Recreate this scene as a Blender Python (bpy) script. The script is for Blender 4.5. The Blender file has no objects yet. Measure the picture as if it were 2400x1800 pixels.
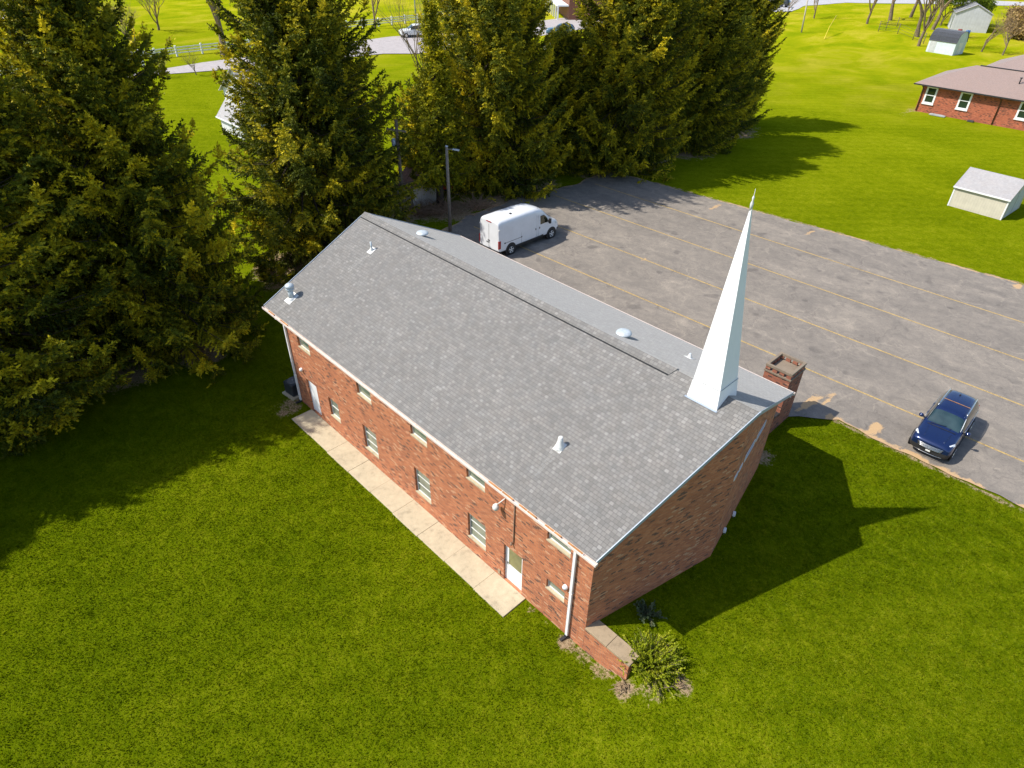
import bpy, bmesh, math, random
import numpy as np
from mathutils import Vector, Matrix

SC = bpy.context.scene
COL = SC.collection
# ------------------------------------------------------------------ camera
cam_d = bpy.data.cameras.new("camera")
cam = bpy.data.objects.new("camera", cam_d); COL.objects.link(cam)
_R = Vector((0.6933966694545843, 0.7204110450361233, 0.01445631278198824))
_U = Vector((-0.4349671712165762, 0.4024930983933215, 0.8054830015025728))
_F = Vector((-0.5744602847483363, 0.5648072520211693, -0.5924425282769255))
cam.matrix_world = Matrix(((_R.x, _U.x, -_F.x, 27.27318), (_R.y, _U.y, -_F.y, -11.23234),
                           (_R.z, _U.z, -_F.z, 21.53898), (0, 0, 0, 1)))
cam_d.sensor_fit = 'HORIZONTAL'; cam_d.sensor_width = 36.0; cam_d.lens = 1528.1932 / 2400 * 36
cam_d.clip_start = 0.1; cam_d.clip_end = 3000
SC.camera = cam
# ------------------------------------------------------------------ light
SUNV = Vector((-0.50, -0.67, 1.0)).normalized()          # towards the sun
world = bpy.data.worlds.new("World"); SC.world = world; world.use_nodes = True
wn = world.node_tree.nodes; wl = world.node_tree.links
bg = wn.get('Background') or wn.new('ShaderNodeBackground')
sky = wn.new('ShaderNodeTexSky'); sky.sky_type = 'NISHITA'; sky.sun_disc = False
sky.sun_elevation = math.asin(SUNV.z); sky.sun_rotation = math.atan2(SUNV.x, SUNV.y)
sky.altitude = 200; sky.air_density = 1.0; sky.dust_density = 1.2
wl.new(sky.outputs[0], bg.inputs[0]); bg.inputs[1].default_value = 0.148
sd = bpy.data.lights.new("sun", 'SUN'); sd.energy = 4.6; sd.angle = math.radians(0.53); sd.color = (1.0, 0.945, 0.85)
so = bpy.data.objects.new("sun", sd); COL.objects.link(so)
so.rotation_euler = SUNV.to_track_quat('Z', 'Y').to_euler(); so.location = (0, 0, 60)
SC.view_settings.view_transform = 'Standard'; SC.view_settings.look = 'None'
SC.view_settings.exposure = 0.37; SC.view_settings.gamma = 1.0; SC.view_settings.use_curve_mapping = False
SC.cycles.max_bounces = 6; SC.cycles.transparent_max_bounces = 8

# ------------------------------------------------------------------ helpers
rnd = random.Random(7)
class MB:
    """collects faces, linked as one mesh object"""
    def __init__(s): s.v = []; s.f = []; s.sm = []
    def face(s, pts, smooth=False):
        n = len(s.v); s.v += [tuple(p) for p in pts]; s.f.append(tuple(range(n, n + len(pts)))); s.sm.append(smooth)
    def box(s, x0, y0, z0, x1, y1, z1, M=None):
        c = [(x0,y0,z0),(x1,y0,z0),(x1,y1,z0),(x0,y1,z0),(x0,y0,z1),(x1,y0,z1),(x1,y1,z1),(x0,y1,z1)]
        if M is not None: c = [tuple(M @ Vector(p)) for p in c]
        n = len(s.v); s.v += c
        for q in ((0,3,2,1),(4,5,6,7),(0,1,5,4),(1,2,6,5),(2,3,7,6),(3,0,4,7)):
            s.f.append(tuple(n + i for i in q)); s.sm.append(False)
        return s
    def obox(s, p, q, w, h, up=(0,0,1)):
        """bar from p to q with width w and height h"""
        p = Vector(p); q = Vector(q); d = (q - p).normalized(); u = Vector(up)
        sd_ = d.cross(u)
        if sd_.length < 1e-4: sd_ = d.cross(Vector((0,1,0)))
        sd_.normalize(); u = sd_.cross(d)
        n = len(s.v)
        for e in (p, q):
            for a, b in ((-1,-1),(1,-1),(1,1),(-1,1)):
                s.v.append(tuple(e + sd_ * (a * w / 2) + u * (b * h / 2)))
        for qd in ((0,3,2,1),(4,5,6,7),(0,1,5,4),(1,2,6,5),(2,3,7,6),(3,0,4,7)):
            s.f.append(tuple(n + i for i in qd)); s.sm.append(False)
        return s
    def tube(s, pts, rad, k=8, cap=True):
        pts = [Vector(p) for p in pts]; n0 = len(s.v)
        if not isinstance(rad, (list, tuple)): rad = [rad] * len(pts)
        prev = None
        for i, p in enumerate(pts):
            d = (pts[min(i + 1, len(pts) - 1)] - pts[max(i - 1, 0)]).normalized()
            a = d.cross(Vector((0, 0, 1))) if abs(d.z) < .95 else d.cross(Vector((1, 0, 0)))
            if prev is not None:
                a = prev - d * prev.dot(d)
            a.normalize(); prev = a; b = d.cross(a)
            for j in range(k):
                t = 2 * math.pi * j / k
                s.v.append(tuple(p + (a * math.cos(t) + b * math.sin(t)) * rad[i]))
        for i in range(len(pts) - 1):
            for j in range(k):
                a0 = n0 + i * k + j; a1 = n0 + i * k + (j + 1) % k
                s.f.append((a0, a1, a1 + k, a0 + k)); s.sm.append(True)
        if cap:
            s.f.append(tuple(n0 + j for j in reversed(range(k)))); s.sm.append(False)
            e = n0 + (len(pts) - 1) * k
            s.f.append(tuple(e + j for j in range(k))); s.sm.append(False)
        return s
    def lathe(s, c, prof, k=20, axis=(0, 0, 1), cap=True):
        c = Vector(c); ax = Vector(axis).normalized()
        a = ax.orthogonal().normalized(); b = ax.cross(a); n0 = len(s.v)
        for (r, h) in prof:
            for j in range(k):
                t = 2 * math.pi * j / k
                s.v.append(tuple(c + ax * h + (a * math.cos(t) + b * math.sin(t)) * r))
        for i in range(len(prof) - 1):
            for j in range(k):
                a0 = n0 + i * k + j; a1 = n0 + i * k + (j + 1) % k
                s.f.append((a0, a1, a1 + k, a0 + k)); s.sm.append(True)
        if cap:
            s.f.append(tuple(n0 + j for j in reversed(range(k)))); s.sm.append(False)
            e = n0 + (len(prof) - 1) * k
            s.f.append(tuple(e + j for j in range(k))); s.sm.append(False)
        return s
    def build(s, name, m, parent=None, uv=True, bevel=0):
        me = bpy.data.meshes.new(name)
        me.from_pydata(s.v, [], s.f)
        me.polygons.foreach_set('use_smooth', s.sm)
        if uv: autouv(me)
        me.materials.append(m); me.update()
        o = bpy.data.objects.new(name, me); COL.objects.link(o)
        if parent is not None: o.parent = parent
        if bevel:
            b = o.modifiers.new('bevel', 'BEVEL'); b.width = bevel; b.segments = 2; b.limit_method = 'ANGLE'
        return o

def autouv(me):
    ul = me.uv_layers.new(name='UVMap'); d = ul.data
    Z = Vector((0, 0, 1))
    for p in me.polygons:
        n = p.normal
        if abs(n.z) > .97: u = Vector((1, 0, 0)); w = Vector((0, 1, 0))
        else: u = Z.cross(n).normalized(); w = n.cross(u)
        for li in p.loop_indices:
            c = me.vertices[me.loops[li].vertex_index].co
            d[li].uv = (c.dot(u), c.dot(w))

def tag(o, label=None, cat=None, group=None, kind=None):
    if label: o['label'] = label
    if cat: o['category'] = cat
    if group: o['group'] = group
    if kind: o['kind'] = kind
    return o
def empty(name, loc=(0, 0, 0), rz=0, label=None, cat=None, group=None, sc=1):
    o = bpy.data.objects.new(name, None); COL.objects.link(o); o.location = loc; o.rotation_euler = (0, 0, rz)
    o.scale = (sc, sc, sc); o.empty_display_size = .3
    return tag(o, label, cat, group)
def copy_tree(o, parent=None):
    c = o.copy(); COL.objects.link(c); c.parent = parent
    for ch in list(o.children): copy_tree(ch, c)
    return c

# ------------------------------------------------------------------ materials
MATS = {}
class NT:
    def __init__(s, name):
        s.m = bpy.data.materials.new(name); s.m.use_nodes = True
        s.t = s.m.node_tree; s.n = s.t.nodes; s.l = s.t.links
        s.b = s.n['Principled BSDF']
    def N(s, typ, **kw):
        n = s.n.new(typ)
        for k, v in kw.items(): setattr(n, k, v)
        return n
    def L(s, a, b): s.l.new(a, b)
    def coord(s, which='Object'):
        if which == 'World':
            return s.N('ShaderNodeNewGeometry').outputs['Position']
        return s.N('ShaderNodeTexCoord').outputs[which]
    def noise(s, vec, scale, detail=4, rough=.55, dist=0):
        n = s.N('ShaderNodeTexNoise'); n.inputs['Scale'].default_value = scale
        n.inputs['Detail'].default_value = detail; n.inputs['Roughness'].default_value = rough
        n.inputs['Distortion'].default_value = dist
        if vec is not None: s.L(vec, n.inputs['Vector'])
        return n.outputs['Fac']
    def ramp(s, fac, stops, interp='LINEAR'):
        r = s.N('ShaderNodeValToRGB'); r.color_ramp.interpolation = interp
        e = r.color_ramp.elements
        while len(e) > 1: e.remove(e[-1])
        e[0].position = stops[0][0]; e[0].color = col4(stops[0][1])
        for p, c in stops[1:]:
            x = e.new(p); x.color = col4(c)
        s.L(fac, r.inputs[0]); return r.outputs[0]
    def mix(s, fac, a, b, mode='MIX'):
        n = s.N('ShaderNodeMix', data_type='RGBA', blend_type=mode)
        for sock, v in ((n.inputs[0], fac), (n.inputs[6], a), (n.inputs[7], b)):
            if isinstance(v, (int, float)): sock.default_value = v
            elif isinstance(v, (tuple, list)): sock.default_value = col4(v)
            else: s.L(v, sock)
        return n.outputs[2]
    def math(s, op, a, b=None, clamp=False):
        n = s.N('ShaderNodeMath', operation=op, use_clamp=clamp)
        for i, v in enumerate((a, b)):
            if v is None: continue
            if isinstance(v, (int, float)): n.inputs[i].default_value = v
            else: s.L(v, n.inputs[i])
        return n.outputs[0]
    def bump(s, h, strength=.3, dist=.02):
        n = s.N('ShaderNodeBump'); n.inputs['Strength'].default_value = strength; n.inputs['Distance'].default_value = dist
        s.L(h, n.inputs['Height']); s.L(n.outputs[0], s.b.inputs['Normal'])
    def scale(s, vec, x, y, z, rot=0):
        n = s.N('ShaderNodeMapping'); n.inputs['Scale'].default_value = (x, y, z)
        n.inputs['Rotation'].default_value = (0, 0, rot); s.L(vec, n.inputs['Vector']); return n.outputs[0]
def col4(c):
    if isinstance(c, (int, float)): c = (c, c, c)
    return tuple(c) + (1,) if len(c) == 3 else tuple(c)

def simple(name, c, rough=.6, metal=0, var=.15, nscale=3, bump=0, spec=.5, coat=0):
    """plain surface with a little wear and unevenness of its own"""
    k = NT(name); v = k.coord('Object')
    f = k.noise(v, nscale, 6, .6)
    c = tuple(c)
    lo = tuple(x * (1 - var) for x in c); hi = tuple(min(1, x * (1 + var)) for x in c)
    k.L(k.ramp(f, [(.3, lo), (.7, hi)]), k.b.inputs['Base Color'])
    k.b.inputs['Roughness'].default_value = rough; k.b.inputs['Metallic'].default_value = metal
    k.b.inputs['Specular IOR Level'].default_value = spec
    if coat:
        k.b.inputs['Coat Weight'].default_value = coat; k.b.inputs['Coat Roughness'].default_value = .05
    if bump: k.bump(k.noise(v, nscale * 12, 3), bump, .01)
    return k.m

def brick_mat(name, palette, mortar=(.34, .22, .15), w=.215, h=.075, stain=.35):
    k = NT(name); uv = k.coord('UV')
    b = k.N('ShaderNodeTexBrick'); b.offset = .5
    b.inputs['Scale'].default_value = 1; b.inputs['Brick Width'].default_value = w; b.inputs['Row Height'].default_value = h
    b.inputs['Mortar Size'].default_value = .007; b.inputs['Mortar Smooth'].default_value = .3; b.inputs['Bias'].default_value = 0
    b.inputs['Color1'].default_value = (0, 0, 0, 1); b.inputs['Color2'].default_value = (1, 1, 1, 1); b.inputs['Mortar'].default_value = (.5, .5, .5, 1)
    k.L(uv, b.inputs['Vector'])
    c = k.ramp(b.outputs['Color'], palette, 'CONSTANT')
    grain = k.noise(k.coord('Object'), 60, 3)
    c = k.mix(.35, c, k.ramp(grain, [(.3, (.35, .35, .35)), (.7, (.75, .72, .7))]), 'OVERLAY')
    big = k.noise(k.coord('Object'), .8, 5, .6, .4)
    c = k.mix(stain, c, k.ramp(big, [(.3, (.35, .33, .33)), (.7, (.68, .64, .6))]), 'OVERLAY')
    c = k.mix(b.outputs['Fac'], c, mortar)
    k.L(c, k.b.inputs['Base Color']); k.b.inputs['Roughness'].default_value = .85
    k.bump(k.math('SUBTRACT', k.math('MULTIPLY', grain, .3), b.outputs['Fac']), .5, .008)
    return k.m

def shingle_mat(name, base, light, dark, w=.165, h=.135, tone=.3, var=1.0, stripe=.8):
    light = tuple(b_ + (l_ - b_) * var for b_, l_ in zip(base, light)); V = lambda q: 1 + (q - 1) * var
    k = NT(name); uv = k.coord('UV'); ob = k.coord('Object')
    b = k.N('ShaderNodeTexBrick'); b.offset = .42; b.offset_frequency = 3
    b.inputs['Scale'].default_value = 1; b.inputs['Brick Width'].default_value = w; b.inputs['Row Height'].default_value = h
    b.inputs['Mortar Size'].default_value = .010; b.inputs['Mortar Smooth'].default_value = .4; b.inputs['Bias'].default_value = 0
    b.inputs['Color1'].default_value = (0, 0, 0, 1); b.inputs['Color2'].default_value = (1, 1, 1, 1); b.inputs['Mortar'].default_value = (.4, .4, .4, 1)
    k.L(uv, b.inputs['Vector'])
    c = k.ramp(b.outputs['Color'], [(0, tuple(x * V(.74) for x in base)), (.3, tuple(x * V(.90) for x in base)), (.55, base),
               (.8, tuple(x * V(1.12) for x in base)), (.95, tuple(x * V(1.24) for x in base)), (1, light)])
    warm = k.noise(ob, 2.2, 4)
    c = k.mix(.35, c, k.ramp(warm, [(.3, (.47, .49, .52)), (.7, (.55, .51, .485))]), 'OVERLAY')
    big = k.noise(ob, .35, 5, .6, .6)
    c = k.mix(tone, c, k.ramp(big, [(.25, (.38, .38, .38)), (.75, (.62, .62, .62))]), 'OVERLAY')
    gr = k.noise(ob, 90, 2)
    c = k.mix(.4, c, k.ramp(gr, [(.3, (.35, .35, .35)), (.7, (.66, .66, .66))]), 'OVERLAY')
    c = k.mix(k.math('MULTIPLY', b.outputs['Fac'], stripe), c, dark)
    k.L(c, k.b.inputs['Base Color']); k.b.inputs['Roughness'].default_value = .9; k.b.inputs['Sheen Weight'].default_value = .38; k.b.inputs['Sheen Roughness'].default_value = .55
    sep = k.N('ShaderNodeSeparateXYZ'); k.L(uv, sep.inputs[0])
    saw = k.math('FRACT', k.math('DIVIDE', sep.outputs[1], h))
    hgt = k.math('SUBTRACT', k.math('ADD', k.math('MULTIPLY', k.math('SUBTRACT', 1, saw), .8), k.math('MULTIPLY', gr, .3)), b.outputs['Fac'])
    k.bump(hgt, .5, .012)
    return k.m

def grass_mat(blade=False):
    k = NT('grass_blades' if blade else 'grass'); P = k.coord('World')
    sep = k.N('ShaderNodeSeparateXYZ'); k.L(P, sep.inputs[0])
    # small and large mottling of the turf
    n1 = k.noise(P, 9, 5, .7); n2 = k.noise(P, 1.6, 5, .65, .5); n3 = k.noise(P, .12, 4, .6, .8)
    n0 = k.noise(P, 38, 3, .7)
    f = k.math('ADD', k.math('MULTIPLY', n0, .30), k.math('ADD', k.math('MULTIPLY', n1, .34), k.math('ADD', k.math('MULTIPLY', n2, .22), k.math('MULTIPLY', n3, .14))))
    deep = k.ramp(f, [(.36, (.034, .058, .0010)), (.46, (.078, .114, .0014)), (.53, (.120, .156, .002)), (.63, (.225, .235, .010))])
    pale = k.ramp(f, [(.36, (.080, .122, .0012)), (.47, (.148, .188, .002)), (.54, (.205, .238, .004)), (.64, (.31, .305, .020))])
    # turf pales and yellows beyond the church, partly view-angle brightening put into the colour
    dist = k.math('ADD', k.math('MULTIPLY', sep.outputs[1], .70), k.math('MULTIPLY', sep.outputs[0], -.45))
    t = k.math('MULTIPLY', k.math('SUBTRACT', dist, 2), 1 / 42, True)
    t = k.math('ADD', t, k.math('MULTIPLY', k.math('SUBTRACT', n3, .5), .7), True)
    c = k.mix(t, deep, pale)
    # dry straw-yellow fields far out
    t2 = k.math('MULTIPLY', k.math('SUBTRACT', k.math('ADD', dist, k.math('MULTIPLY', n3, 40)), 70), 1 / 55, True)
    dry = k.ramp(k.noise(k.scale(P, 1, .6, 1, .6), .16, 7, .62, .5), [(.36, (.20, .255, .003)), (.5, (.30, .315, .006)), (.66, (.42, .37, .03))])
    c = k.mix(t2, c, dry)
    fl = k.noise(P, 26, 2, .5); fl2 = k.noise(P, 3.2, 3)
    fk = k.ramp(k.math('ADD', k.math('MULTIPLY', fl, .8), k.math('MULTIPLY', fl2, .2)), [(.60, 0), (.68, .55)])
    c = k.mix(fk, c, (.27, .30, .035))
    # mowing swaths, faint
    w = k.N('ShaderNodeTexWave', wave_type='BANDS', bands_direction='X'); w.inputs['Scale'].default_value = .22
    w.inputs['Distortion'].default_value = 2.2; w.inputs['Detail'].default_value = 3; w.inputs['Detail Scale'].default_value = .35
    k.L(k.scale(P, 1, 1, 1, .75), w.inputs['Vector'])
    c = k.mix(.13, c, k.ramp(w.outputs['Fac'], [(.2, (.40, .40, .40)), (.8, (.62, .62, .62))]), 'OVERLAY')
    # bare soil and dead thatch, painted where the ground is worn
    at = k.N('ShaderNodeAttribute', attribute_name='soil')
    s = k.math('ADD', at.outputs['Fac'], k.math('MULTIPLY', k.math('SUBTRACT', n2, .5), 1.1))
    s = k.math('ADD', s, k.math('MULTIPLY', k.math('SUBTRACT', n1, .5), .8))
    s = k.ramp(s, [(.42, 0), (.60, 1)])
    soil = k.ramp(k.math('ADD', k.math('MULTIPLY', n1, .6), k.math('MULTIPLY', n0, .4)), [(.35, (.15, .10, .055)), (.5, (.30, .22, .13)), (.62, (.46, .35, .22))])
    c = k.mix(s, c, soil)
    k.L(c, k.b.inputs['Base Color']); k.b.inputs['Roughness'].default_value = .95; k.b.inputs['Specular IOR Level'].default_value = .0
    if blade:
        at2 = k.N('ShaderNodeAttribute', attribute_name='tint')
        c = k.mix(.5, c, k.ramp(at2.outputs['Fac'], [(0, (.46, .46, .46)), (.5, (.60, .60, .56)), (1, (.82, .76, .64))]), 'OVERLAY')
        k.L(c, k.b.inputs['Base Color'])
        tr = k.N('ShaderNodeBsdfTranslucent'); k.L(c, tr.inputs['Color']); ms = k.N('ShaderNodeMixShader'); ms.inputs[0].default_value = .42
        k.L(k.b.outputs[0], ms.inputs[1]); k.L(tr.outputs[0], ms.inputs[2]); k.L(ms.outputs[0], k.n['Material Output'].inputs['Surface'])
    else: k.bump(k.math('ADD', k.math('MULTIPLY', n0, .5), n1), .9, .07)
    return k.m

def asphalt_mat():
    k = NT('old_asphalt'); P = k.coord('World')
    n1 = k.noise(P, 45, 4, .7); n2 = k.noise(P, 1.3, 6, .65, .8); n3 = k.noise(k.scale(P, .35, 1, 1), .45, 5, .6, 1)
    n4 = k.noise(k.scale(P, 1, 1, 1, .4), 7, 6, .75, 1.5)
    f = k.math('ADD', k.math('MULTIPLY', n1, .28), k.math('ADD', k.math('MULTIPLY', n2, .24), k.math('ADD', k.math('MULTIPLY', n3, .24), k.math('MULTIPLY', n4, .24))))
    c = k.ramp(f, [(.36, (.118, .104, .092)), (.46, (.186, .164, .142)), (.54, (.248, .216, .182)), (.65, (.41, .35, .28))])
    # hairline cracks and old crack seams
    for sc_, th, amt, cc_ in ((.42, .010, .30, (.42, .36, .29)), (.30, .006, .35, (.06, .052, .05)), (1.5, .014, .35, (.08, .07, .065))):
        vo = k.N('ShaderNodeTexVoronoi', feature='DISTANCE_TO_EDGE'); vo.inputs['Scale'].default_value = sc_
        mp = k.N('ShaderNodeMix', data_type='VECTOR'); mp.inputs[0].default_value = .25
        nz = k.N('ShaderNodeTexNoise'); nz.inputs['Scale'].default_value = 1.2; nz.inputs['Detail'].default_value = 4; k.L(P, nz.inputs['Vector'])
        k.L(P, mp.inputs[4]); k.L(nz.outputs['Color'], mp.inputs[5]); 
        add = k.N('ShaderNodeVectorMath', operation='ADD'); k.L(P, add.inputs[0]); k.L(nz.outputs['Color'], add.inputs[1])
        k.L(add.outputs[0], vo.inputs['Vector'])
        cr = k.ramp(vo.outputs['Distance'], [(0, amt), (th * 2, 0)])
        gate = k.ramp(k.noise(k.scale(P, 1, 1, 1, sc_ * 9), .35, 3), [(.44, 0), (.56, 1)])
        c = k.mix(k.math('MULTIPLY', cr, gate), c, cc_)
    oil = k.ramp(k.noise(P, .8, 2, .4), [(.66, 0), (.72, .5)]); c = k.mix(oil, c, (.09, .08, .075))
    at = k.N('ShaderNodeAttribute', attribute_name='soil')
    s = k.math('ADD', at.outputs['Fac'], k.math('MULTIPLY', k.math('SUBTRACT', n2, .5), 1.4))
    s = k.math('ADD', s, k.math('MULTIPLY', k.math('SUBTRACT', n1, .5), .5))
    s = k.ramp(s, [(.45, 0), (.60, 1)])
    c = k.mix(s, c, k.ramp(n1, [(.35, (.34, .22, .11)), (.6, (.55, .37, .20))]))
    k.L(c, k.b.inputs['Base Color']); k.b.inputs['Roughness'].default_value = .9
    k.bump(n1, .5, .01)
    return k.m

def line_mat():
    k = NT('worn_yellow_paint'); P = k.coord('World')
    n = k.noise(P, 9, 5, .7); n2 = k.noise(P, 40, 2)
    c = k.ramp(k.math('ADD', k.math('MULTIPLY', n, .6), k.math('MULTIPLY', n2, .4)), [(.36, (.25, .20, .14)), (.48, (.44, .30, .11)), (.62, (.60, .42, .13))])
    k.L(c, k.b.inputs['Base Color']); k.b.inputs['Roughness'].default_value = .8
    tr = k.N('ShaderNodeBsdfTransparent'); ms = k.N('ShaderNodeMixShader')
    k.L(k.ramp(k.math('ADD', k.math('MULTIPLY', k.noise(P, 14, 4, .8), .7), k.math('MULTIPLY', k.noise(P, .7, 2), .3)), [(.38, .45), (.50, 1)]), ms.inputs[0])
    k.L(tr.outputs[0], ms.inputs[1]); k.L(k.b.outputs[0], ms.inputs[2]); k.L(ms.outputs[0], k.n['Material Output'].inputs['Surface'])
    return k.m

def concrete_mat(name='concrete', base=(.50, .40, .28)):
    k = NT(name); P = k.coord('World')
    n1 = k.noise(P, 1.4, 6, .65, .6); n2 = k.noise(P, 35, 3); n3 = k.noise(P, 5, 5, .7)
    f = k.math('ADD', k.math('MULTIPLY', n1, .5), k.math('ADD', k.math('MULTIPLY', n2, .15), k.math('MULTIPLY', n3, .35)))
    c = k.ramp(f, [(.34, tuple(x * .55 for x in base)), (.46, tuple(x * .9 for x in base)), (.56, base), (.68, tuple(min(1, x * 1.2) for x in base))])
    k.L(c, k.b.inputs['Base Color']); k.b.inputs['Roughness'].default_value = .85
    k.bump(n2, .3, .008)
    return k.m

def leaf_mat(name, lo, mid, hi, trans=.25):
    k = NT(name)
    at = k.N('ShaderNodeAttribute', attribute_name='tint')
    oi = k.N('ShaderNodeObjectInfo')
    n = k.noise(k.coord('Object'), 1.1, 3)
    f = k.math('ADD', k.math('MULTIPLY', at.outputs['Fac'], .75), k.math('MULTIPLY', n, .35))
    f = k.math('ADD', f, k.math('MULTIPLY', k.math('SUBTRACT', oi.outputs['Random'], .5), .08))
    c = k.ramp(f, [(.12, lo), (.5, mid), (.92, hi)])
    k.L(c, k.b.inputs['Base Color']); k.b.inputs['Roughness'].default_value = .65; k.b.inputs['Specular IOR Level'].default_value = .25
    tr = k.N('ShaderNodeBsdfTranslucent'); k.L(c, tr.inputs['Color'])
    ms = k.N('ShaderNodeMixShader'); ms.inputs[0].default_value = trans
    k.L(k.b.outputs[0], ms.inputs[1]); k.L(tr.outputs[0], ms.inputs[2])
    k.L(ms.outputs[0], k.n['Material Output'].inputs['Surface'])
    return k.m

def glass_mat(name, c=(.02, .03, .03), rough=.06, hint=None):
    k = NT(name)
    if hint:
        k.L(k.ramp(k.noise(k.coord('Object'), 1.3, 2), [(.35, c), (.65, hint)]), k.b.inputs['Base Color'])
    else: k.b.inputs['Base Color'].default_value = col4(c)
    k.b.inputs['Roughness'].default_value = rough; k.b.inputs['Specular IOR Level'].default_value = .8
    k.b.inputs['Coat Weight'].default_value = .6; k.b.inputs['Coat Roughness'].default_value = .03
    return k.m

def siding_mat(name, c, dirc=0, pitch=.15):
    """board siding: vertical grooves (0) or horizontal laps (1)"""
    k = NT(name); uv = k.coord('UV'); sep = k.N('ShaderNodeSeparateXYZ'); k.L(uv, sep.inputs[0])
    fr = k.math('FRACT', k.math('DIVIDE', sep.outputs[dirc], pitch))
    g = k.ramp(fr, [(0, 1), (.10, 0)])
    n = k.noise(k.coord('Object'), 1.6, 5, .6)
    cc = k.ramp(n, [(.3, tuple(x * .82 for x in c)), (.7, c)])
    cc = k.mix(k.math('MULTIPLY', g, .45), cc, tuple(x * .4 for x in c))
    k.L(cc, k.b.inputs['Base Color']); k.b.inputs['Roughness'].default_value = .7
    k.bump(k.math('SUBTRACT', 1, g), .5, .01)
    return k.m

BRICKPAL = [(0, (.13, .058, .040)), (.075, (.36, .115, .055)), (.20, (.47, .160, .068)), (.42, (.42, .137, .058)), (.52, (.51, .183, .080)),
            (.64, (.44, .145, .062)), (.76, (.54, .205, .095)), (.87, (.36, .115, .052)), (.94, (.58, .31, .18))]
M_BRICK = brick_mat('red_brick', BRICKPAL)
M_BRICK2 = brick_mat('ranch_brick', [(0, (.12, .045, .03)), (.15, (.36, .10, .05)), (.4, (.42, .12, .06)), (.7, (.34, .09, .045)), (.9, (.48, .15, .08))], mortar=(.26, .12, .08), stain=.5)
M_SHING = shingle_mat('grey_shingle', (.188, .180, .168), (.285, .275, .26), (.090, .085, .080), var=.72)
M_SHING2 = shingle_mat('brown_shingle', (.265, .178, .145), (.30, .21, .17), (.18, .12, .10), tone=.2, var=.35, stripe=.3)
M_SHING3 = shingle_mat('light_grey_shingle', (.36, .345, .345), (.42, .41, .41), (.26, .26, .26), tone=.2, var=.35, stripe=.3)
M_SHING4 = shingle_mat('charcoal_shingle', (.035, .04, .055), (.06, .065, .08), (.02, .02, .025), tone=.1)
M_SHING5 = shingle_mat('rusty_roof', (.26, .12, .07), (.36, .18, .1), (.1, .05, .03), tone=.3)
M_GRASS = grass_mat(); M_ASPH = asphalt_mat(); M_LINE = line_mat()
M_CONC = concrete_mat('concrete', (.50, .43, .30)); M_CAP = concrete_mat('concrete_cap', (.37, .28, .18)); M_RIM = concrete_mat('pier_rim_stone', (.24, .19, .14))
M_BRICK3 = brick_mat('pier_brick', [(0, (.07, .035, .03)), (.15, (.25, .085, .05)), (.4, (.32, .11, .06)), (.7, (.28, .09, .05)), (.9, (.40, .18, .11))], mortar=(.22, .14, .11)); M_ROAD = concrete_mat('road_surface', (.42, .38, .37))
M_WHITE = simple('white_paint', (.80, .81, .82), .5, var=.05, nscale=2)
M_SPIRE = None
M_WHITE_D = simple('old_white_paint', (.72, .72, .70), .6, var=.15, nscale=2)
M_GUT = simple('white_gutter_metal', (.72, .62, .56), .5, var=.12, nscale=4)
M_RUST = simple('rusty_gutter', (.42, .20, .07), .8, var=.4, nscale=6)
M_ALU = simple('grey_drip_edge', (.36, .42, .50), .45, metal=.2, var=.08)
M_PIPE = simple('galvanised_pipe', (.52, .58, .62), .5, metal=.2, var=.15, nscale=8)
M_DARK = simple('dark_metal', (.025, .027, .03), .5, var=.3)
M_BLACK = simple('black_rubber', (.015, .015, .016), .75, var=.3)
M_GREYM = simple('grey_metal', (.20, .205, .21), .5, metal=.4, var=.15)
M_CHROME = simple('chrome', (.75, .76, .78), .18, metal=1, var=.03)
M_GLASS = glass_mat('window_glass', (.10, .14, .115), .05, (.22, .26, .20))
M_GLASSD = glass_mat('dark_window_glass', (.012, .03, .028), .05)
M_BARK = simple('spruce_bark', (.075, .055, .038), .9, var=.4, nscale=9, bump=.6)
M_BARK2 = simple('grey_bark', (.17, .125, .085), .9, var=.4, nscale=5, bump=.5)
M_TWIG = simple('bare_twigs', (.24, .17, .10), .9, var=.3, nscale=3)
M_TWIGR = simple('reddish_bare_twigs', (.30, .19, .12), .9, var=.3, nscale=3)
M_POLE = simple('weathered_pole_wood', (.24, .20, .155), .85, var=.3, nscale=6, bump=.4)
M_SPRUCE = leaf_mat('spruce_needles', (.020, .038, .004), (.135, .160, .009), (.86, .70, .022), .32)  # sunlit tips and dark interior put into the wide colour range
M_SPRUCE_Y = leaf_mat('yellow_green_needles', (.04, .06, .005), (.20, .22, .008), (.72, .62, .012), .32)
M_BUSH = leaf_mat('shrub_foliage', (.12, .17, .008), (.30, .36, .012), (.50, .50, .03), .3)
M_LEAFG = leaf_mat('fresh_leaves', (.05, .10, .005), (.14, .21, .006), (.26, .30, .01), .3)
M_STRAW = leaf_mat('dry_stems', (.16, .10, .05), (.36, .24, .10), (.50, .36, .12), .15)

def spire_mat():
    k = NT('spire_paint'); ob = k.coord('Object')
    n = k.noise(k.scale(ob, 1, 1, .25), 3.5, 6, .7, .5)
    c = k.ramp(n, [(.22, (.70, .71, .72)), (.32, (.86, .87, .88)), (.6, (.90, .905, .91))])
    k.L(c, k.b.inputs['Base Color']); k.b.inputs['Roughness'].default_value = .5
    k.bump(k.noise(ob, 4, 4), .15, .02)
    return k.m
M_SPIRE = spire_mat()

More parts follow.
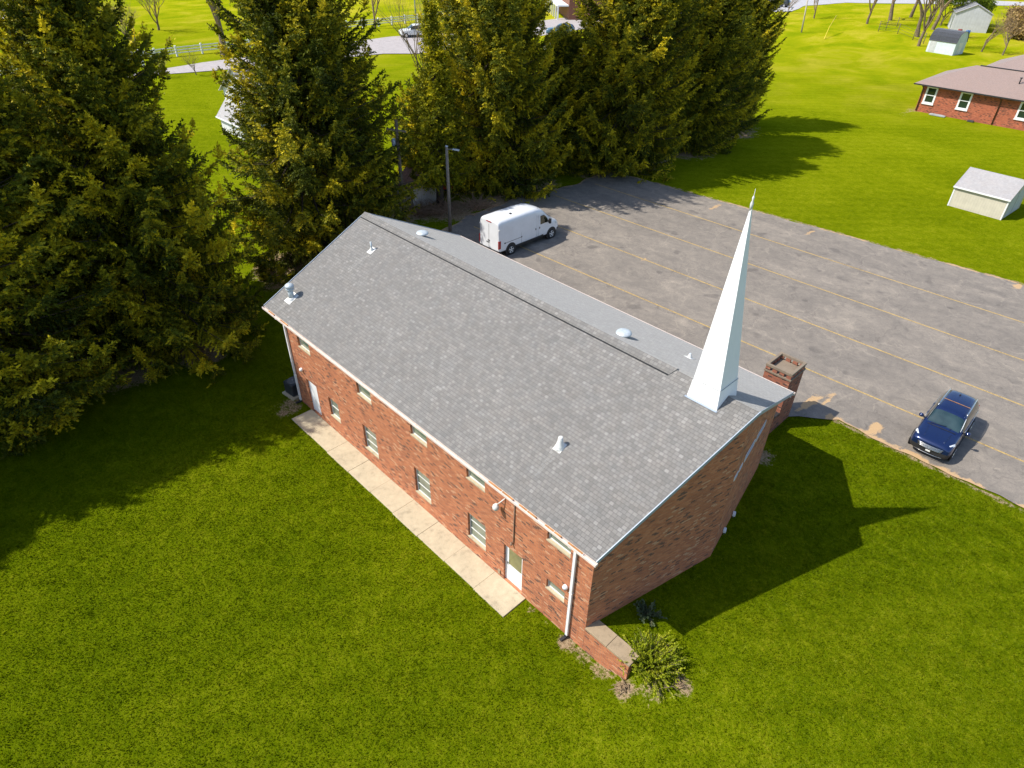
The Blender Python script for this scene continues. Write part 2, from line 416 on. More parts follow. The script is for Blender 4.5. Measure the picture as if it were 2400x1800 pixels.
# ------------------------------------------------------------------ ground
ZP = 1.28
def sst(a, b, x): 
    t = np.clip((x - a) / (b - a), 0, 1); return t * t * (3 - 2 * t)
def gz(x, y):
    """ground height: the lawn along the near wall lies one step lower than the parking side"""
    x = np.asarray(x, float); y = np.asarray(y, float)
    wx = sst(20.2, 22.6, x)
    front = sst(-4.0, 4.2, y)
    near = np.where(y < 0.12, front * wx, 1 * (1 - wx) + front * wx)
    left = sst(0.5, 13.0, y)
    east = sst(18.8, 19.6, x)
    h = near * east + (1 - east) * np.where(x < 10, left, sst(0.5, 2, y))
    wob = .05 * np.sin(x * .13 + 1) * np.cos(y * .11) * sst(44, 60, y)
    return ZP * h + wob
def gzf(x, y): return float(gz(x, y))

SOIL = [(21.75, -.30, .42, .75), (22.5, .15, .5, .5), (23.15, .9, .45, .6), (19.1, -.25, .35, .8), (20.0, -.15, .45, .55), (20.8, -.15, .5, .6), (19.5, -.15, .35, .5),
        (.0, -.9, .9, .6), (-.5, -.4, .6, .65), (19.5, 12.6, .7, .7), (17.2, -.15, .35, .5), (18.0, -.15, .3, .45), (-14.5, 6.5, 2.2, .8), (-12.5, 5.0, 1.2, .6),
        (-15, 18.5, 3.0, .65), (-13, 21, 2.6, .8), (-10.5, 59.5, 3.4, .9), (-13, 30, 3, .85), (-12, 25, 2, .8), (-11.5, 38, 3, .85), (-11, 44, 3, .8), (-10, 50, 3.6, .85), (-13.5, 12, 3, .7),
        (.0, 85.6, 1.2, .8), (2.5, 85.5, .7, .6), (5.5, 85.4, .7, .6), (8.5, 85.3, .9, .6), (-16, 131.3, 2.2, .7), (-12, 131, 1.8, .65), (-7.5, 135, 2.5, .6), (-22, 151.5, 4, .7), (-24, 156, 4, .6),
        (-9, -6, 2.0, .7), (-8.5, -2, 2.2, .7), (-9.5, -10, 2.2, .7), (-90, 26, 3, .5), (-91, 32, 3, .5), (-90.5, 38, 3, .5)]
def soil_at(x, y):
    s = np.zeros_like(x)
    for cx, cy, r, a in SOIL:
        if r <= 0: continue
        d = np.sqrt((x - cx) ** 2 + (y - cy) ** 2) / r
        s = np.maximum(s, a * np.clip(1.45 - d, 0, 1))
    # thin worn strip against the near wall and the slab edges
    s = np.maximum(s, .42 * np.clip(1 - np.abs(y + .12) / .22, 0, 1) * ((x > 16.8) & (x < 21.6)))
    s = np.maximum(s, .66 * np.clip(1 - np.abs(y - 17.62) / .38, 0, 1) * (x > 19.8)); s = np.maximum(s, .60 * np.clip(1 - np.abs(y - (39.30 + .08 * (x + 3.4)) - .1) / .4, 0, 1) * (x > -6))
    return s
def grid_mesh(name, xs, ys, zf, m, soilf=None):
    X, Y = np.meshgrid(xs, ys); Zv = zf(X, Y); nx, ny = len(xs), len(ys)
    co = np.stack([X, Y, Zv], -1).reshape(-1, 3)
    idx = np.arange(nx * ny).reshape(ny, nx)
    q = np.stack([idx[:-1, :-1], idx[:-1, 1:], idx[1:, 1:], idx[1:, :-1]], -1).reshape(-1, 4)
    me = np_mesh(name, co, q, m, smooth=True)
    if soilf is not None:
        a = me.attributes.new('soil', 'FLOAT', 'POINT'); a.data.foreach_set('value', soilf(X, Y).ravel().astype(np.float32))
    o = bpy.data.objects.new(name, me); COL.objects.link(o); return o
def np_mesh(name, co, q, m, smooth=False, tint=None):
    co = np.ascontiguousarray(co, np.float32); q = np.ascontiguousarray(q, np.int32); k = q.shape[1]
    me = bpy.data.meshes.new(name)
    me.vertices.add(len(co)); me.vertices.foreach_set('co', co.ravel())
    me.loops.add(q.size); me.loops.foreach_set('vertex_index', q.ravel())
    me.polygons.add(len(q)); me.polygons.foreach_set('loop_start', np.arange(0, q.size, k, dtype=np.int32))
    try: me.polygons.foreach_set('loop_total', np.full(len(q), k, np.int32))
    except Exception: pass
    me.polygons.foreach_set('use_smooth', np.full(len(q), smooth, bool))
    me.update(calc_edges=True)
    if tint is not None:
        a = me.attributes.new('tint', 'FLOAT', 'FACE'); a.data.foreach_set('value', np.asarray(tint, np.float32))
    me.materials.append(m); return me

def axis(lo, hi, fine_lo, fine_hi, step):
    a = [fine_lo]
    fine = list(np.arange(fine_lo, fine_hi, step))
    out = []; x = fine_lo; s = step
    left = []
    while x > lo: s *= 1.22; x -= s; left.append(x)
    x = fine_hi; s = step; right = [fine_hi]
    while x < hi: s *= 1.22; x += s; right.append(x)
    return np.array(left[::-1] + fine + right)
xs = axis(-900, 700, -18, 33, .22); ys = axis(-500, 1100, -16, 44, .22)
ground = grid_mesh('ground', xs, ys, gz, M_GRASS, soil_at); tag(ground, kind='structure')

# parking lot, a sheet with a slightly ragged edge
def poly_sheet(name, pts, z, m, ragged=0, step=.5, seed=1):
    r = random.Random(seed); out = []
    n = len(pts)
    for i in range(n):
        a = Vector(pts[i]); b = Vector(pts[(i + 1) % n]); L_ = (b - a).length
        k = max(1, int(L_ / step)); nrm = Vector(((b - a).y, -(b - a).x)).normalized()
        for j in range(k):
            p = a.lerp(b, j / k) + nrm * (r.uniform(-1, 1) * ragged + ragged * 1.2 * math.sin(j * .55 + i))
            out.append(p)
    bm = bmesh.new(); vs = [bm.verts.new((p.x, p.y, z)) for p in out]; f = bm.faces.new(vs)
    bmesh.ops.triangulate(bm, faces=[f])
    me = bpy.data.meshes.new(name); bm.to_mesh(me); bm.free(); me.materials.append(m)
    if me.polygons[0].normal.z < 0: me.flip_normals()
    o = bpy.data.objects.new(name, me); COL.objects.link(o); return o
LOT_N = lambda x: 39.30 + .080 * (x + 3.4)       # far edge of the lot
def lot_z(X, Y): return np.full_like(X, ZP + .03)
def lot_mesh():
    step = .25
    xs_ = np.arange(-11.5, 45.01, step); ys_ = np.arange(12.0, 44.0, step)
    X, Y = np.meshgrid(xs_, ys_)
    rr = np.sin(X * 1.9) * .05 + np.sin(X * .7 + 1) * .08 + np.sin(X * 5.1) * .03
    # squeeze rows so that the border follows the true edges
    lo = np.where(X < 17.0, 12.0, np.where(X < 18.6, 12.0 + (X - 17.0) / 1.6 * 4.5, np.where(X < 20.2, 16.5 + (X - 18.6) / 1.6 * 1.22, 17.72))) + np.where(X > 20.2, rr, 0)
    hi = LOT_N(X) + rr * 1.2
    T = (Y - 12.0) / (ys_[-1] - 12.0); Yn = lo + T * (hi - lo)
    lx = -10.6 + .25 * np.sin(Yn * .8) + .12 * np.sin(Yn * 2.3) + np.clip((Yn - 36.0) * .5, 0, 9) * .5 - 1.0 * np.clip((Yn - 19) / 7, 0, 1) * (1 - np.clip((Yn - 27.5) / 4, 0, 1))
    s = (X + 11.5) / 56.5; Xn = lx + s * (45 - lx)
    Z_ = np.full_like(Xn, ZP + .05)
    nx, ny = len(xs_), len(ys_); idx = np.arange(nx * ny).reshape(ny, nx)
    q = np.stack([idx[:-1, :-1], idx[:-1, 1:], idx[1:, 1:], idx[1:, :-1]], -1).reshape(-1, 4)
    me = np_mesh('parking_lot', np.stack([Xn, Yn, Z_], -1).reshape(-1, 3), q, M_ASPH, True)
    soil = np.zeros_like(Xn)
    edge_n = Yn - np.where(Xn < 20.2, -99, 17.72); soil = np.maximum(soil, .80 * np.clip(1 - edge_n / .55, 0, 1))
    soil = np.maximum(soil, .74 * np.clip(1 - (LOT_N(Xn) - Yn) / .5, 0, 1)); soil = np.maximum(soil, .6 * np.clip(1 - (Xn - lx) / .8, 0, 1))
    for cx, cy, ex, ey, a in [(22.3, 18.4, .35, .7, .8), (19.1, 17.9, .25, 1.1, .9), (19.6, 19.0, .2, .9, .7), (6.9, 16.2, .35, .5, .7), (13.9, 15.8, .35, .6, .75), (18.2, 16.6, .5, .35, .7),
                              (-3.0, 22.2, .3, .35, .5), (1.2, 37.9, .25, 1.2, .75), (9.1, 39.0, .22, .9, .75), (22.8, 40.6, .3, .6, .7), (20.6, 25.4, .9, .16, .45), (26.5, 25.9, .9, .12, .5), (3.3, 25.3, .25, .5, .5), (24.1, 17.9, .5, .18, .7)]:
        soil = np.maximum(soil, a * np.clip(1.5 - np.sqrt(((Xn - cx) / ex) ** 2 + ((Yn - cy) / ey) ** 2), 0, 1))
    a = me.attributes.new('soil', 'FLOAT', 'POINT'); a.data.foreach_set('value', soil.ravel().astype(np.float32))
    o = bpy.data.objects.new('parking_lot', me); COL.objects.link(o); return o
lot = lot_mesh(); tag(lot, kind='structure')
for i, (x0, x1) in enumerate([(-9.2, 45), (-9.6, 45), (-9.8, 45), (-9.2, 45)]):
    b = MB(); y0 = 20.40 + i * 4.83; w = .055
    r = random.Random(i)
    xx = x0
    while xx < x1:
        xe = min(x1, xx + 1.5); j0 = y0 + .0243 * xx; j1 = y0 + .0243 * xe
        b.face([(xx, j0 - w, ZP + .056), (xe, j1 - w, ZP + .056), (xe, j1 + w, ZP + .056), (xx, j0 + w, ZP + .056)]); xx = xe
    b.build('painted_line', M_LINE, lot)
# real grass blades on the lawns around the church, nobody could count them
def grass_blades():
    rg = np.random.default_rng(3); x0, x1, y0, y1 = -9, 36, -18, 17.6
    n = int((x1 - x0) * (y1 - y0) * 330)
    x = rg.uniform(x0, x1, n); y = rg.uniform(y0, y1, n)
    keep = ~((x > -.42) & (x < 19.75) & (y > -.03) & (y < 11.9))
    keep &= ~((x > 19.7) & (y > 0) & (y < 11.9) & (x < 19.75 + 1.3 * (1 - np.abs(y - 5.9) / 5.9)))
    keep &= ~((x > .83) & (x < 16.87) & (y > -1.2) & (y < .05))
    keep &= ~((x > 19.6) & (x < 21.68) & (y > -.05) & (y < .6))
    keep &= ~((x > 17.5) & (x < 19.0) & (y > 14.2) & (y < 16.4)) & ~((x > 16.6) & (x < 19) & (y > 14.2) & (y < 14.9))
    lotlo = np.where(x < 17.0, 12.0, np.where(x < 18.6, 12.0 + (x - 17.0) / 1.6 * 4.5, np.where(x < 20.2, 16.5 + (x - 18.6) / 1.6 * 1.22, 17.62 + np.sin(x * 1.9) * .05 + np.sin(x * .7 + 1) * .08)))
    keep &= ~((y > lotlo) & (x > -10))
    keep &= ~((x > -1.5) & (x < -.4) & (y > -.45) & (y < .65))
    so_ = soil_at(x, y); keep &= rg.uniform(0, 1, n) > so_ * 1.5 - .25
    # leave the deep shade under the spruces bare
    keep &= ~((x < -5.5) & (rg.uniform(0, 1, n) < .5))
    x, y = x[keep], y[keep]; n = len(x); z = gz(x, y)
    az = rg.uniform(0, 6.283, n); clump = .5 + .5 * np.sin(x * 7.3 + np.sin(y * 5.1) * 2) * np.sin(y * 6.7 + np.sin(x * 4.3) * 2)
    h = (.026 + .032 * rg.random(n)) * (.7 + .6 * clump); w = .010 + .010 * rg.random(n); tilt = rg.uniform(.3, 1.15, n)
    d = np.stack([np.cos(az) * np.sin(tilt), np.sin(az) * np.sin(tilt), np.cos(tilt)], 1); sd_ = np.stack([-np.sin(az), np.cos(az), np.zeros(n)], 1)
    P = np.stack([x, y, z - .004], 1); L_ = (h * 1.6)[:, None]; W_ = w[:, None]
    V_ = np.stack([P - sd_ * W_ * .6, P + sd_ * W_ * .6, P + d * L_ * .6 + sd_ * W_, P + d * L_ - np.array([0, 0, .012]), P + d * L_ * .6 - sd_ * W_], 1).reshape(-1, 3)
    me = np_mesh('lawn_grass', V_, np.arange(len(V_)).reshape(-1, 5), grass_mat(True), False, np.clip(rg.normal(.5, .22, n), 0, 1))
    o = bpy.data.objects.new('lawn_grass', me); COL.objects.link(o)
    tag(o, 'short mown green grass covering the lawns around the church', 'grass', kind='stuff')
grass_blades()
# roads far out
def road(name, pts, z=ZP + .07, m=M_ROAD, seed=1):
    o = poly_sheet(name, pts, z, m, .15, 2.0, seed); tag(o, kind='structure'); return o
road('road', [(-84.5, -30), (-83.0, 20.0), (-84.6, 33), (-86, 55), (-86.5, 67.5), (-84, 74), (-84, 125), (-70, 125), (-70, 75), (-69.8, 60.5), (-73.3, 56.3), (-77.5, 31), (-80.8, 19.5), (-80.6, -30)])
road('driveway', [(-150, 10), (-149.5, 19), (-153, 22.5), (-163, 27.5), (-172, 33), (-181, 37.5), (-200, 46), (-215, 40), (-195, 25), (-176, 19), (-165, 10)], seed=3)
road('parking_apron', [(-84, 125.1), (-84, 150), (-75, 165), (-95, 200), (-60, 222), (-20, 245), (-15, 238), (-40, 214), (-56.5, 196), (-60.5, 180), (-57.3, 166), (-58.7, 162.5), (-64, 158), (-66, 125.1)], m=concrete_mat('pale_apron', (.46, .45, .46)), seed=4)

# sidewalk along the near wall
b = MB()
xj = [.88, 2.6, 4.35, 6.2, 8.0, 9.75, 11.5, 13.3, 15.1, 16.82]
for i in range(len(xj) - 1):
    b.box(xj[i] + .008, -1.17 + .02 * math.sin(i * 2.1), -.10, xj[i + 1] - .008, -.004, .045 + .006 * ((i * 7) % 3))
b.box(.9, -1.14, -.10, 16.8, -.01, .036)
tag(b.build('sidewalk', M_CONC, bevel=.012), kind='structure')

# ------------------------------------------------------------------ the church
He, Rz, W, Lx = 5.44, 8.573, 11.81, 19.71
ox, oy = 1.23, .474; SL = (Rz - He) / (W / 2 + oy); XW0 = -.37
OYR = .36
def roofz(y): return Rz - SL * abs(y - W / 2)
church = empty('church_building', (0, 0, 0), 0, 'long two storey red brick church with grey shingle gable roof and white spire', 'church')
def wall_with_holes(mb, P, U, s0, s1, z0, ztop, holes, depth=.12, n=(0, -1, 0)):
    """vertical wall: point = P + U*s + z; ztop may be a function of s"""
    P = Vector(P); U = Vector(U); n = Vector(n)
    zt = ztop if callable(ztop) else (lambda s: ztop)
    ss = sorted(set([s0, s1] + [h[0] for h in holes] + [h[1] for h in holes]))
    zs = sorted(set([z0] + [h[2] for h in holes] + [h[3] for h in holes]))
    pt = lambda s, z, d=0: tuple(P + U * s + Vector((0, 0, z)) - n * d)
    for i in range(len(ss) - 1):
        a, c = ss[i], ss[i + 1]; m_ = (a + c) / 2
        for j in range(len(zs)):
            za = zs[j]; last = j == len(zs) - 1
            zc = zs[j + 1] if not last else None
            zm = za + .01
            if any(h[0] < m_ < h[1] and h[2] <= zm < h[3] for h in holes): continue
            if last: mb.face([pt(a, za), pt(c, za), pt(c, zt(c)), pt(a, zt(a))])
            else: mb.face([pt(a, za), pt(c, za), pt(c, zc), pt(a, zc)])
    for h in holes:
        a, c, za, zc = h[:4]
        mb.face([pt(a, za), pt(a, za, depth), pt(a, zc, depth), pt(a, zc)][::-1]); mb.face([pt(c, za), pt(c, zc), pt(c, zc, depth), pt(c, za, depth)][::-1])
        mb.face([pt(a, zc), pt(a, zc, depth), pt(c, zc, depth), pt(c, zc)][::-1]); mb.face([pt(a, za), pt(c, za), pt(c, za, depth), pt(a, za, depth)][::-1])
LOWW = [(3.08, 3.96, .98, 2.12), (6.08, 7.16, .80, 2.22), (9.99, 11.05, .80, 2.24), (13.48, 14.53, .84, 2.22), (17.79, 18.66, 1.72, 2.22)]
UPW = [(.94, 2.05, 4.02, 4.95), (6.10, 7.18, 4.0, 4.95), (10.02, 11.09, 4.08, 4.97), (13.50, 14.53, 4.14, 4.99), (17.68, 18.74, 4.22, 5.02)]
DOORS = [(.97, 1.97, .045, 2.10), (15.57, 16.57, .045, 2.14)]
wb = MB()
wtop = roofz(0) - .2
wall_with_holes(wb, (0, 0, 0), (1, 0, 0), XW0, Lx, -.4, wtop, LOWW + UPW + DOORS, .16, (0, -1, 0))
AX, AY = 20.98, W / 2
def ptop(y): return roofz(y) - .20
# front gable: pointed in plan, two faces meeting under the ridge
U1 = Vector((AX - Lx, AY, 0)); l1 = U1.length; U1.normalize(); U2 = Vector((Lx - AX, AY, 0)); l2 = U2.length; U2.normalize()
n1 = Vector((U1.y, -U1.x, 0)); n2 = Vector((U2.y, -U2.x, 0))
wall_with_holes(wb, (Lx, 0, 0), U1, 0, l1, -.3, lambda s: ptop(U1.y * s), [], .1, n1)
GW = [(1.25, 2.35, 5.32, 5.60), (2.62, 3.75, 5.30, 5.58), (.15, .50, 5.25, 5.42), (.66, .98, 5.28, 5.45)]
wall_with_holes(wb, (AX, AY, 0), U2, 0, l2, -.3, lambda s: ptop(AY + U2.y * s), GW, .06, n2)
# far and left walls
wall_with_holes(wb, (Lx, W, 0), (-1, 0, 0), 0, Lx - XW0, -.4, wtop, [(3, 4, 2, 3.4), (7, 8, 2, 3.4), (11, 12, 2, 3.4), (15, 16, 2, 3.4)], .12, (0, 1, 0))
wb.face([(XW0, W, -.4), (XW0, 0, -.4), (XW0, 0, wtop), (XW0, AY, ptop(AY)), (XW0, W, wtop)])
wb.build('brick_wall', M_BRICK, church)
# dark interior floor of the building so that openings read dark
# windows
def window(parent, x0, x1, z0, z1, y=.0, bars=1, dep=.12, mg=M_GLASS, mf=M_WHITE_D, sill=True):
    f = MB(); t = .05; yy = y + dep - .05
    f.box(x0, yy, z0, x0 + t, yy + .05, z1); f.box(x1 - t, yy, z0, x1, yy + .05, z1)
    f.box(x0 + t, yy, z0, x1 - t, yy + .05, z0 + t); f.box(x0 + t, yy, z1 - t, x1 - t, yy + .05, z1)
    for i in range(bars):
        zz = z0 + (z1 - z0) * (i + 1) / (bars + 1)
        f.box(x0 + t, yy + .004, zz - .02, x1 - t, yy + .044, zz + .02)
    w = f.build('window', mf, parent)
    g = MB(); g.box(x0 + t * .5, yy + .02, z0 + t * .5, x1 - t * .5, yy + .03, z1 - t * .5); g.build('pane', mg, w)
    if sill:
        s = MB(); s.box(x0 - .02, y - .02, z0 - .05, x1 + .02, yy - .002, z0 + .008); s.build('sill', M_CONC, w)
    return w
for i, (a, c, z0, z1) in enumerate(LOWW): window(church, a, c, z0, z1, bars=(1 if i == 0 else 0 if i == 4 else 2), dep=.15)
for i, (a, c, z0, z1) in enumerate(UPW): window(church, a, c, z0, z1, bars=0, dep=.15)
# doors
def slab_door(x0, x1, z1, glazed):
    d = MB(); t = .06
    d.box(x0, .10, .05, x0 + t, .15, z1); d.box(x1 - t, .10, .05, x1, .15, z1); d.box(x0 + t, .10, z1 - t, x1 - t, .15, z1)
    if glazed:
        gx0, gx1, gz0, gz1 = x0 + .17, x1 - .14, 1.02, z1 - .17
        d.box(x0 + t, .115, .05, gx0, .14, z1 - t); d.box(gx1, .115, .05, x1 - t, .14, z1 - t)
        d.box(gx0, .115, .05, gx1, .14, gz0); d.box(gx0, .115, gz1, gx1, .14, z1 - t)
    else: d.box(x0 + t, .115, .05, x1 - t, .14, z1 - t)
    o = d.build('door', M_WHITE, church)
    h = MB(); hx = x0 + .13 if glazed else x1 - .13
    h.obox((hx, .07, 1.02), (hx, .07, 1.16), .025, .03); h.box(hx - .012, .07, 1.08, hx + .012, .116, 1.10); h.build('handle', M_GREYM, o)
    if glazed:
        g = MB(); g.box(gx0 - .01, .122, gz0 - .01, gx1 + .01, .132, gz1 + .01); g.build('door_glass', glass_mat('door_glass_tint', (.10, .11, .03), .08, (.20, .20, .06)), o)
    return o
slab_door(.97, 1.97, 2.10, False); slab_door(15.57, 16.57, 2.14, True)
# gable windows on the right half of the front
for a, c, z0, z1 in GW:
    f = MB(); M4 = Matrix((( -U2.x, n2.x, 0, AX), (-U2.y, n2.y, 0, AY), (0, 0, 1, 0), (0, 0, 0, 1)))
    q = lambda s, d, z: tuple(Vector((AX, AY, 0)) + U2 * s + n2 * d + Vector((0, 0, z)))
    for p0, p1 in (((a, z0), (c, z0)), ((a, z1), (c, z1))): f.obox(q(p0[0], .008, p0[1]), q(p1[0], .008, p1[1]), .035, .035)
    for s_ in (a, c): f.obox(q(s_, .008, z0 - .02), q(s_, .008, z1 + .02), .035, .035, tuple(n2))
    w = f.build('window', M_WHITE, church)
    g = MB(); g.face([q(a, -.045, z0), q(c, -.045, z0), q(c, -.045, z1), q(a, -.045, z1)]); g.build('pane', M_GLASSD, w)

# roof: two slabs, pointed front overhang
def yz(y): return roofz(y)
RX0 = -ox; REX = Lx + .31; RPX = Lx + 1.477
TH = .10
rb = MB()
yE0, yE1, yR = -OYR, W + OYR, W / 2; He = roofz(-OYR)
def slope(y0, x1a):
    a = (RX0, y0, He); b_ = (REX, y0, He); c = (RPX, yR, Rz); d = (RX0, yR, Rz)
    up = [a, b_, c, d]; dn = [(p[0], p[1], p[2] - TH) for p in up]
    if y0 > yR: rb.face(up[::-1]); rb.face(dn)
    else: rb.face(up); rb.face(dn[::-1])
    for i, j in ((0, 1), (1, 2), (3, 0)):
        f4 = [up[i], up[j], dn[j], dn[i]]
        rb.face(f4 if y0 > yR else f4[::-1])
slope(yE0, 0); slope(yE1, 0)
roof = rb.build('roof', M_SHING, church)
# shingle ridge vent
vb = MB()
for side in (-1, 1):
    yy = yR + side * .27; zz = roofz(yy)
    P_ = [(-1.25, yy, zz + .035), (17.9, yy, zz + .035), (18.02, yR, Rz + .06), (-1.25, yR, Rz + .06)]
    vb.face(P_ if side < 0 else P_[::-1])
    D_ = [(-1.25, yy, zz + .004), (17.9, yy, zz + .004), (17.9, yy, zz + .035), (-1.25, yy, zz + .035)]
    vb.face(D_ if side < 0 else D_[::-1])
    E_ = [(17.9, yy, zz), (18.02, yR, Rz), (18.02, yR, Rz + .06), (17.9, yy, zz + .035)]; vb.face(E_)
vb.build('ridge_vent', M_SHING, roof)
ds = MB(); ds.obox((-1.24, yR - .295, roofz(yR - .295) + .012), (17.88, yR - .295, roofz(yR - .295) + .012), .05, .02); ds.build('vent_gap_shade', M_DARK, roof)  # dark strip painted in for the shade along the vent's near edge
# soffit and fascia boards
fb = MB()
fb.box(RX0, yE0 + .02, He - .26, REX - .02, yE0 + .05, He - TH - .003)
fb.box(RX0 + .02, yE0 + .052, He - .25, REX - .25, -.004, He - .22)
fb.build('fascia', M_WHITE_D, roof)
fb = MB(); fb.box(RX0, yE1 - .05, He - .26, REX - .02, yE1 - .02, He - TH - .003); fb.box(RX0 + .02, W + .004, He - .25, REX - .25, yE1 - .05, He - .22); fb.build('fascia', M_WHITE_D, roof)
# grey metal edge along the pointed rake, both sides, and the left rake
eb = MB()
def rake(x0, y0, z0, x1, y1, z1, w=.03, h=.14, dz=-.045):
    eb.obox((x0, y0, z0 + dz), (x1, y1, z1 + dz), w, h)
rake(REX + .012, yE0, He, RPX + .012, yR, Rz); rake(RPX + .012, yR, Rz, REX + .012, yE1, He)
eb.build('rake_trim', M_ALU, roof); eb = MB()
rake(RX0 - .012, yE0, He, RX0 - .012, yR, Rz, h=.15); rake(RX0 - .012, yR, Rz, RX0 - .012, yE1, He, h=.15)
eb.build('rake_trim', M_ALU, roof)
# gutters: open troughs
def gutter(yc, side):
    g = MB(); x0, x1 = RX0 - .05, REX + .06; w = .11; h = .10; z = He - .055
    g.box(x0, yc - w / 2, z - h, x1, yc + w / 2, z - h + .008)
    g.box(x0, yc - w / 2 - .004, z - h, x1, yc - w / 2 + .004, z); g.box(x0, yc + w / 2 - .004, z - h, x1, yc + w / 2 + .004, z)
    lip = yc - side * w / 2 * -1
    g.box(x0, (yc - w / 2 if side < 0 else yc + w / 2) - .016, z - .004, x1, (yc - w / 2 if side < 0 else yc + w / 2) + .016, z + .008)
    g.box(x0, yc - w / 2, z - h, x0 + .008, yc + w / 2, z); g.box(x1 - .008, yc - w / 2, z - h, x1, yc + w / 2, z)
    for xx in np.arange(0, 20, 1.22): g.box(xx, yc - w / 2, z - .008, xx + .02, yc + w / 2, z + .003)
    o = g.build('gutter', M_GUT, roof)
    segs = [(-.75, -.2), (.4, 1.1), (15.2, 16.4), (16.7, 17.5), (17.9, 18.6), (18.9, 19.5)] if side < 0 else [(4, 5)]
    for a, c in segs:
        r = MB(); r.box(a, yc - w / 2 + .006, z - .045, c, yc + w / 2 - .006, z - .012); r.build('rust_patch', M_RUST, o)
gutter(yE0 - .055, -1); gutter(yE1 + .055, 1)
# downspouts
def downspout(x, ztop, kink=False):
    d = MB(); g = He - .14
    pp_ = [(x, yE0 - .05, g), (x, yE0 - .03, g - .10), (x, -.08, g - .34), (x, -.065, g - .44), (x, -.065, .14)]
    for a_, c_ in zip(pp_, pp_[1:]): d.obox(a_, c_, .105, .085, (0, 1, 0))
    o = d.build('downspout', M_WHITE, church)
    s = MB(); s.obox((x, -.07, .16), (x, -.09, .06), .12, .10, (1, 0, 0)); s.obox((x, -.06, .06), (x - .05, -.34, .04), .11, .07); s.build('elbow', M_DARK, o)
    if kink:
        c = MB(); c.tube([(x, -.08, 1.83), (x + .22, -.12, 1.88)], .045, 8); c.build('flood_light', M_WHITE, o)
    st = MB(); st.box(x - .07, -.12, 2.6, x + .07, -.002, 2.63); st.build('strap', M_WHITE_D, o)
downspout(18.98, 4.7); downspout(-.10, 4.4, True)
# spire
sx, sy = 19.46, 5.9; hb = .575
sp = MB(); hs = .50; zk = 8.98
base = [(sx - hb, sy - .60), (sx + hb, sy - .60), (sx + hb, sy + .62), (sx - hb, sy + .62)]
ring = [(sx - hs, sy - .53), (sx + hs, sy - .53), (sx + hs, sy + .54), (sx - hs, sy + .54)]
ap = (19.27, 5.91, 15.05)
for i in range(4):
    j = (i + 1) % 4
    sp.face([(ring[i][0], ring[i][1], zk), (ring[j][0], ring[j][1], zk), ap])
spire = sp.build('spire', M_SPIRE, church)
sk = MB()
rb2 = [(x, y, roofz(y) + .004) for x, y in base]; e = [(x * 1.0, y, zk) for x, y in ring]
e = [(sx + (x - sx) * 1.02, sy + (y - sy) * 1.02, zk + .02) for x, y in ring]
sk.face([rb2[0], rb2[1], e[1], e[0]]); sk.face([rb2[2], rb2[3], e[3], e[2]])
rm = (sx + hb, yR, Rz + .02); lm = (sx - hb, yR, Rz + .02)
sk.face([rb2[1], rm, rb2[2], e[2], e[1]]); sk.face([rb2[3], lm, rb2[0], e[0], e[3]])
sk.build('spire_skirt', M_SPIRE, spire)
se = MB(); e2 = [(sx + (x - sx) * 1.035, sy + (y - sy) * 1.035, zk + .015) for x, y in ring]
for a_, c_ in zip(e2, e2[1:] + e2[:1]): se.obox(a_, c_, .012, .014)
se.build('seam', simple('weathered_seam', (.42, .43, .42), .8, var=.6, nscale=25), spire)
ff = MB(); ff.obox((sx - hb - .05, sy - .64, roofz(sy - .64) + .012), (sx + hb + .04, sy - .64, roofz(sy - .64) + .012), .10, .012); ff.build('flashing', M_ALU, spire)
fn = MB(); fn.lathe(ap, [(.035, -.35), (.05, -.14), (.02, -.05), (.035, 0), (.03, .05), (.008, .09), (.004, .28)], 8); fn.build('finial', M_WHITE_D, spire)
# pipes and vents on the roof
def on_roof(x, y): return (x, y, roofz(y))
def pipe(x, y, r, h, skirt=.16, mp=M_PIPE):
    z = roofz(y); p = MB(); p.lathe((x, y, z - .05), [(r, 0), (r, h + .05)], 12)
    o = p.build('vent_pipe', mp, roof)
    s = MB(); s.lathe((x, y, z - .08), [(skirt, .02), (skirt, .07), (r * 1.5, .20), (r * 1.08, .26)], 16, cap=False)
    s.obox((x, y - .19, roofz(y - .19) + .006), (x, y + .17, roofz(y + .17) + .006), .34, .008); s.build('flashing', M_WHITE_D, o)
    return o
pipe(1.42, 4.42, .045, .45, .10)
pp = pipe(16.47, 1.76, .07, .40, .19, M_WHITE_D)
cc = MB(); cc.lathe((16.47, 1.76, roofz(1.76) - .08), [(.20, .02), (.15, .16), (.10, .34), (.085, .5), (.06, .52)], 12); cc.build('vent_cone', M_WHITE_D, pp)
z = roofz(.63); q = MB(); q.lathe((-.16, .63, z - .06), [(.13, 0), (.13, .58)], 16)
o = q.build('exhaust_stack', M_PIPE, roof)
q = MB(); q.lathe((-.16, .63, z + .42), [(.13, 0), (.20, .05), (.21, .12), (.17, .14), (.17, .17), (.225, .19), (.215, .27), (.14, .34), (.02, .36)], 18); q.build('cap', M_PIPE, o)
q = MB(); q.lathe((-.16, .63, z - .12), [(.24, .04), (.24, .1), (.15, .2)], 16, cap=False); q.obox((-.16, .33, roofz(.33) + .006), (-.16, .9, roofz(.9) + .006), .5, .008); q.build('flashing', M_WHITE_D, o)
for x, y in ((1.79, 7.25), (14.8, 7.11)):
    z = roofz(y); q = MB(); q.lathe((x, y, z - .05), [(.13, 0), (.13, .16)], 14); o = q.build('roof_fan', M_GREYM, roof)
    q = MB(); q.lathe((x, y, z + .10), [(.30, 0), (.32, .03), (.29, .08), (.20, .12), (.05, .14)], 20); q.build('cap', M_PIPE, o)
pipe(16.74, 9.07, .04, .2, .11)
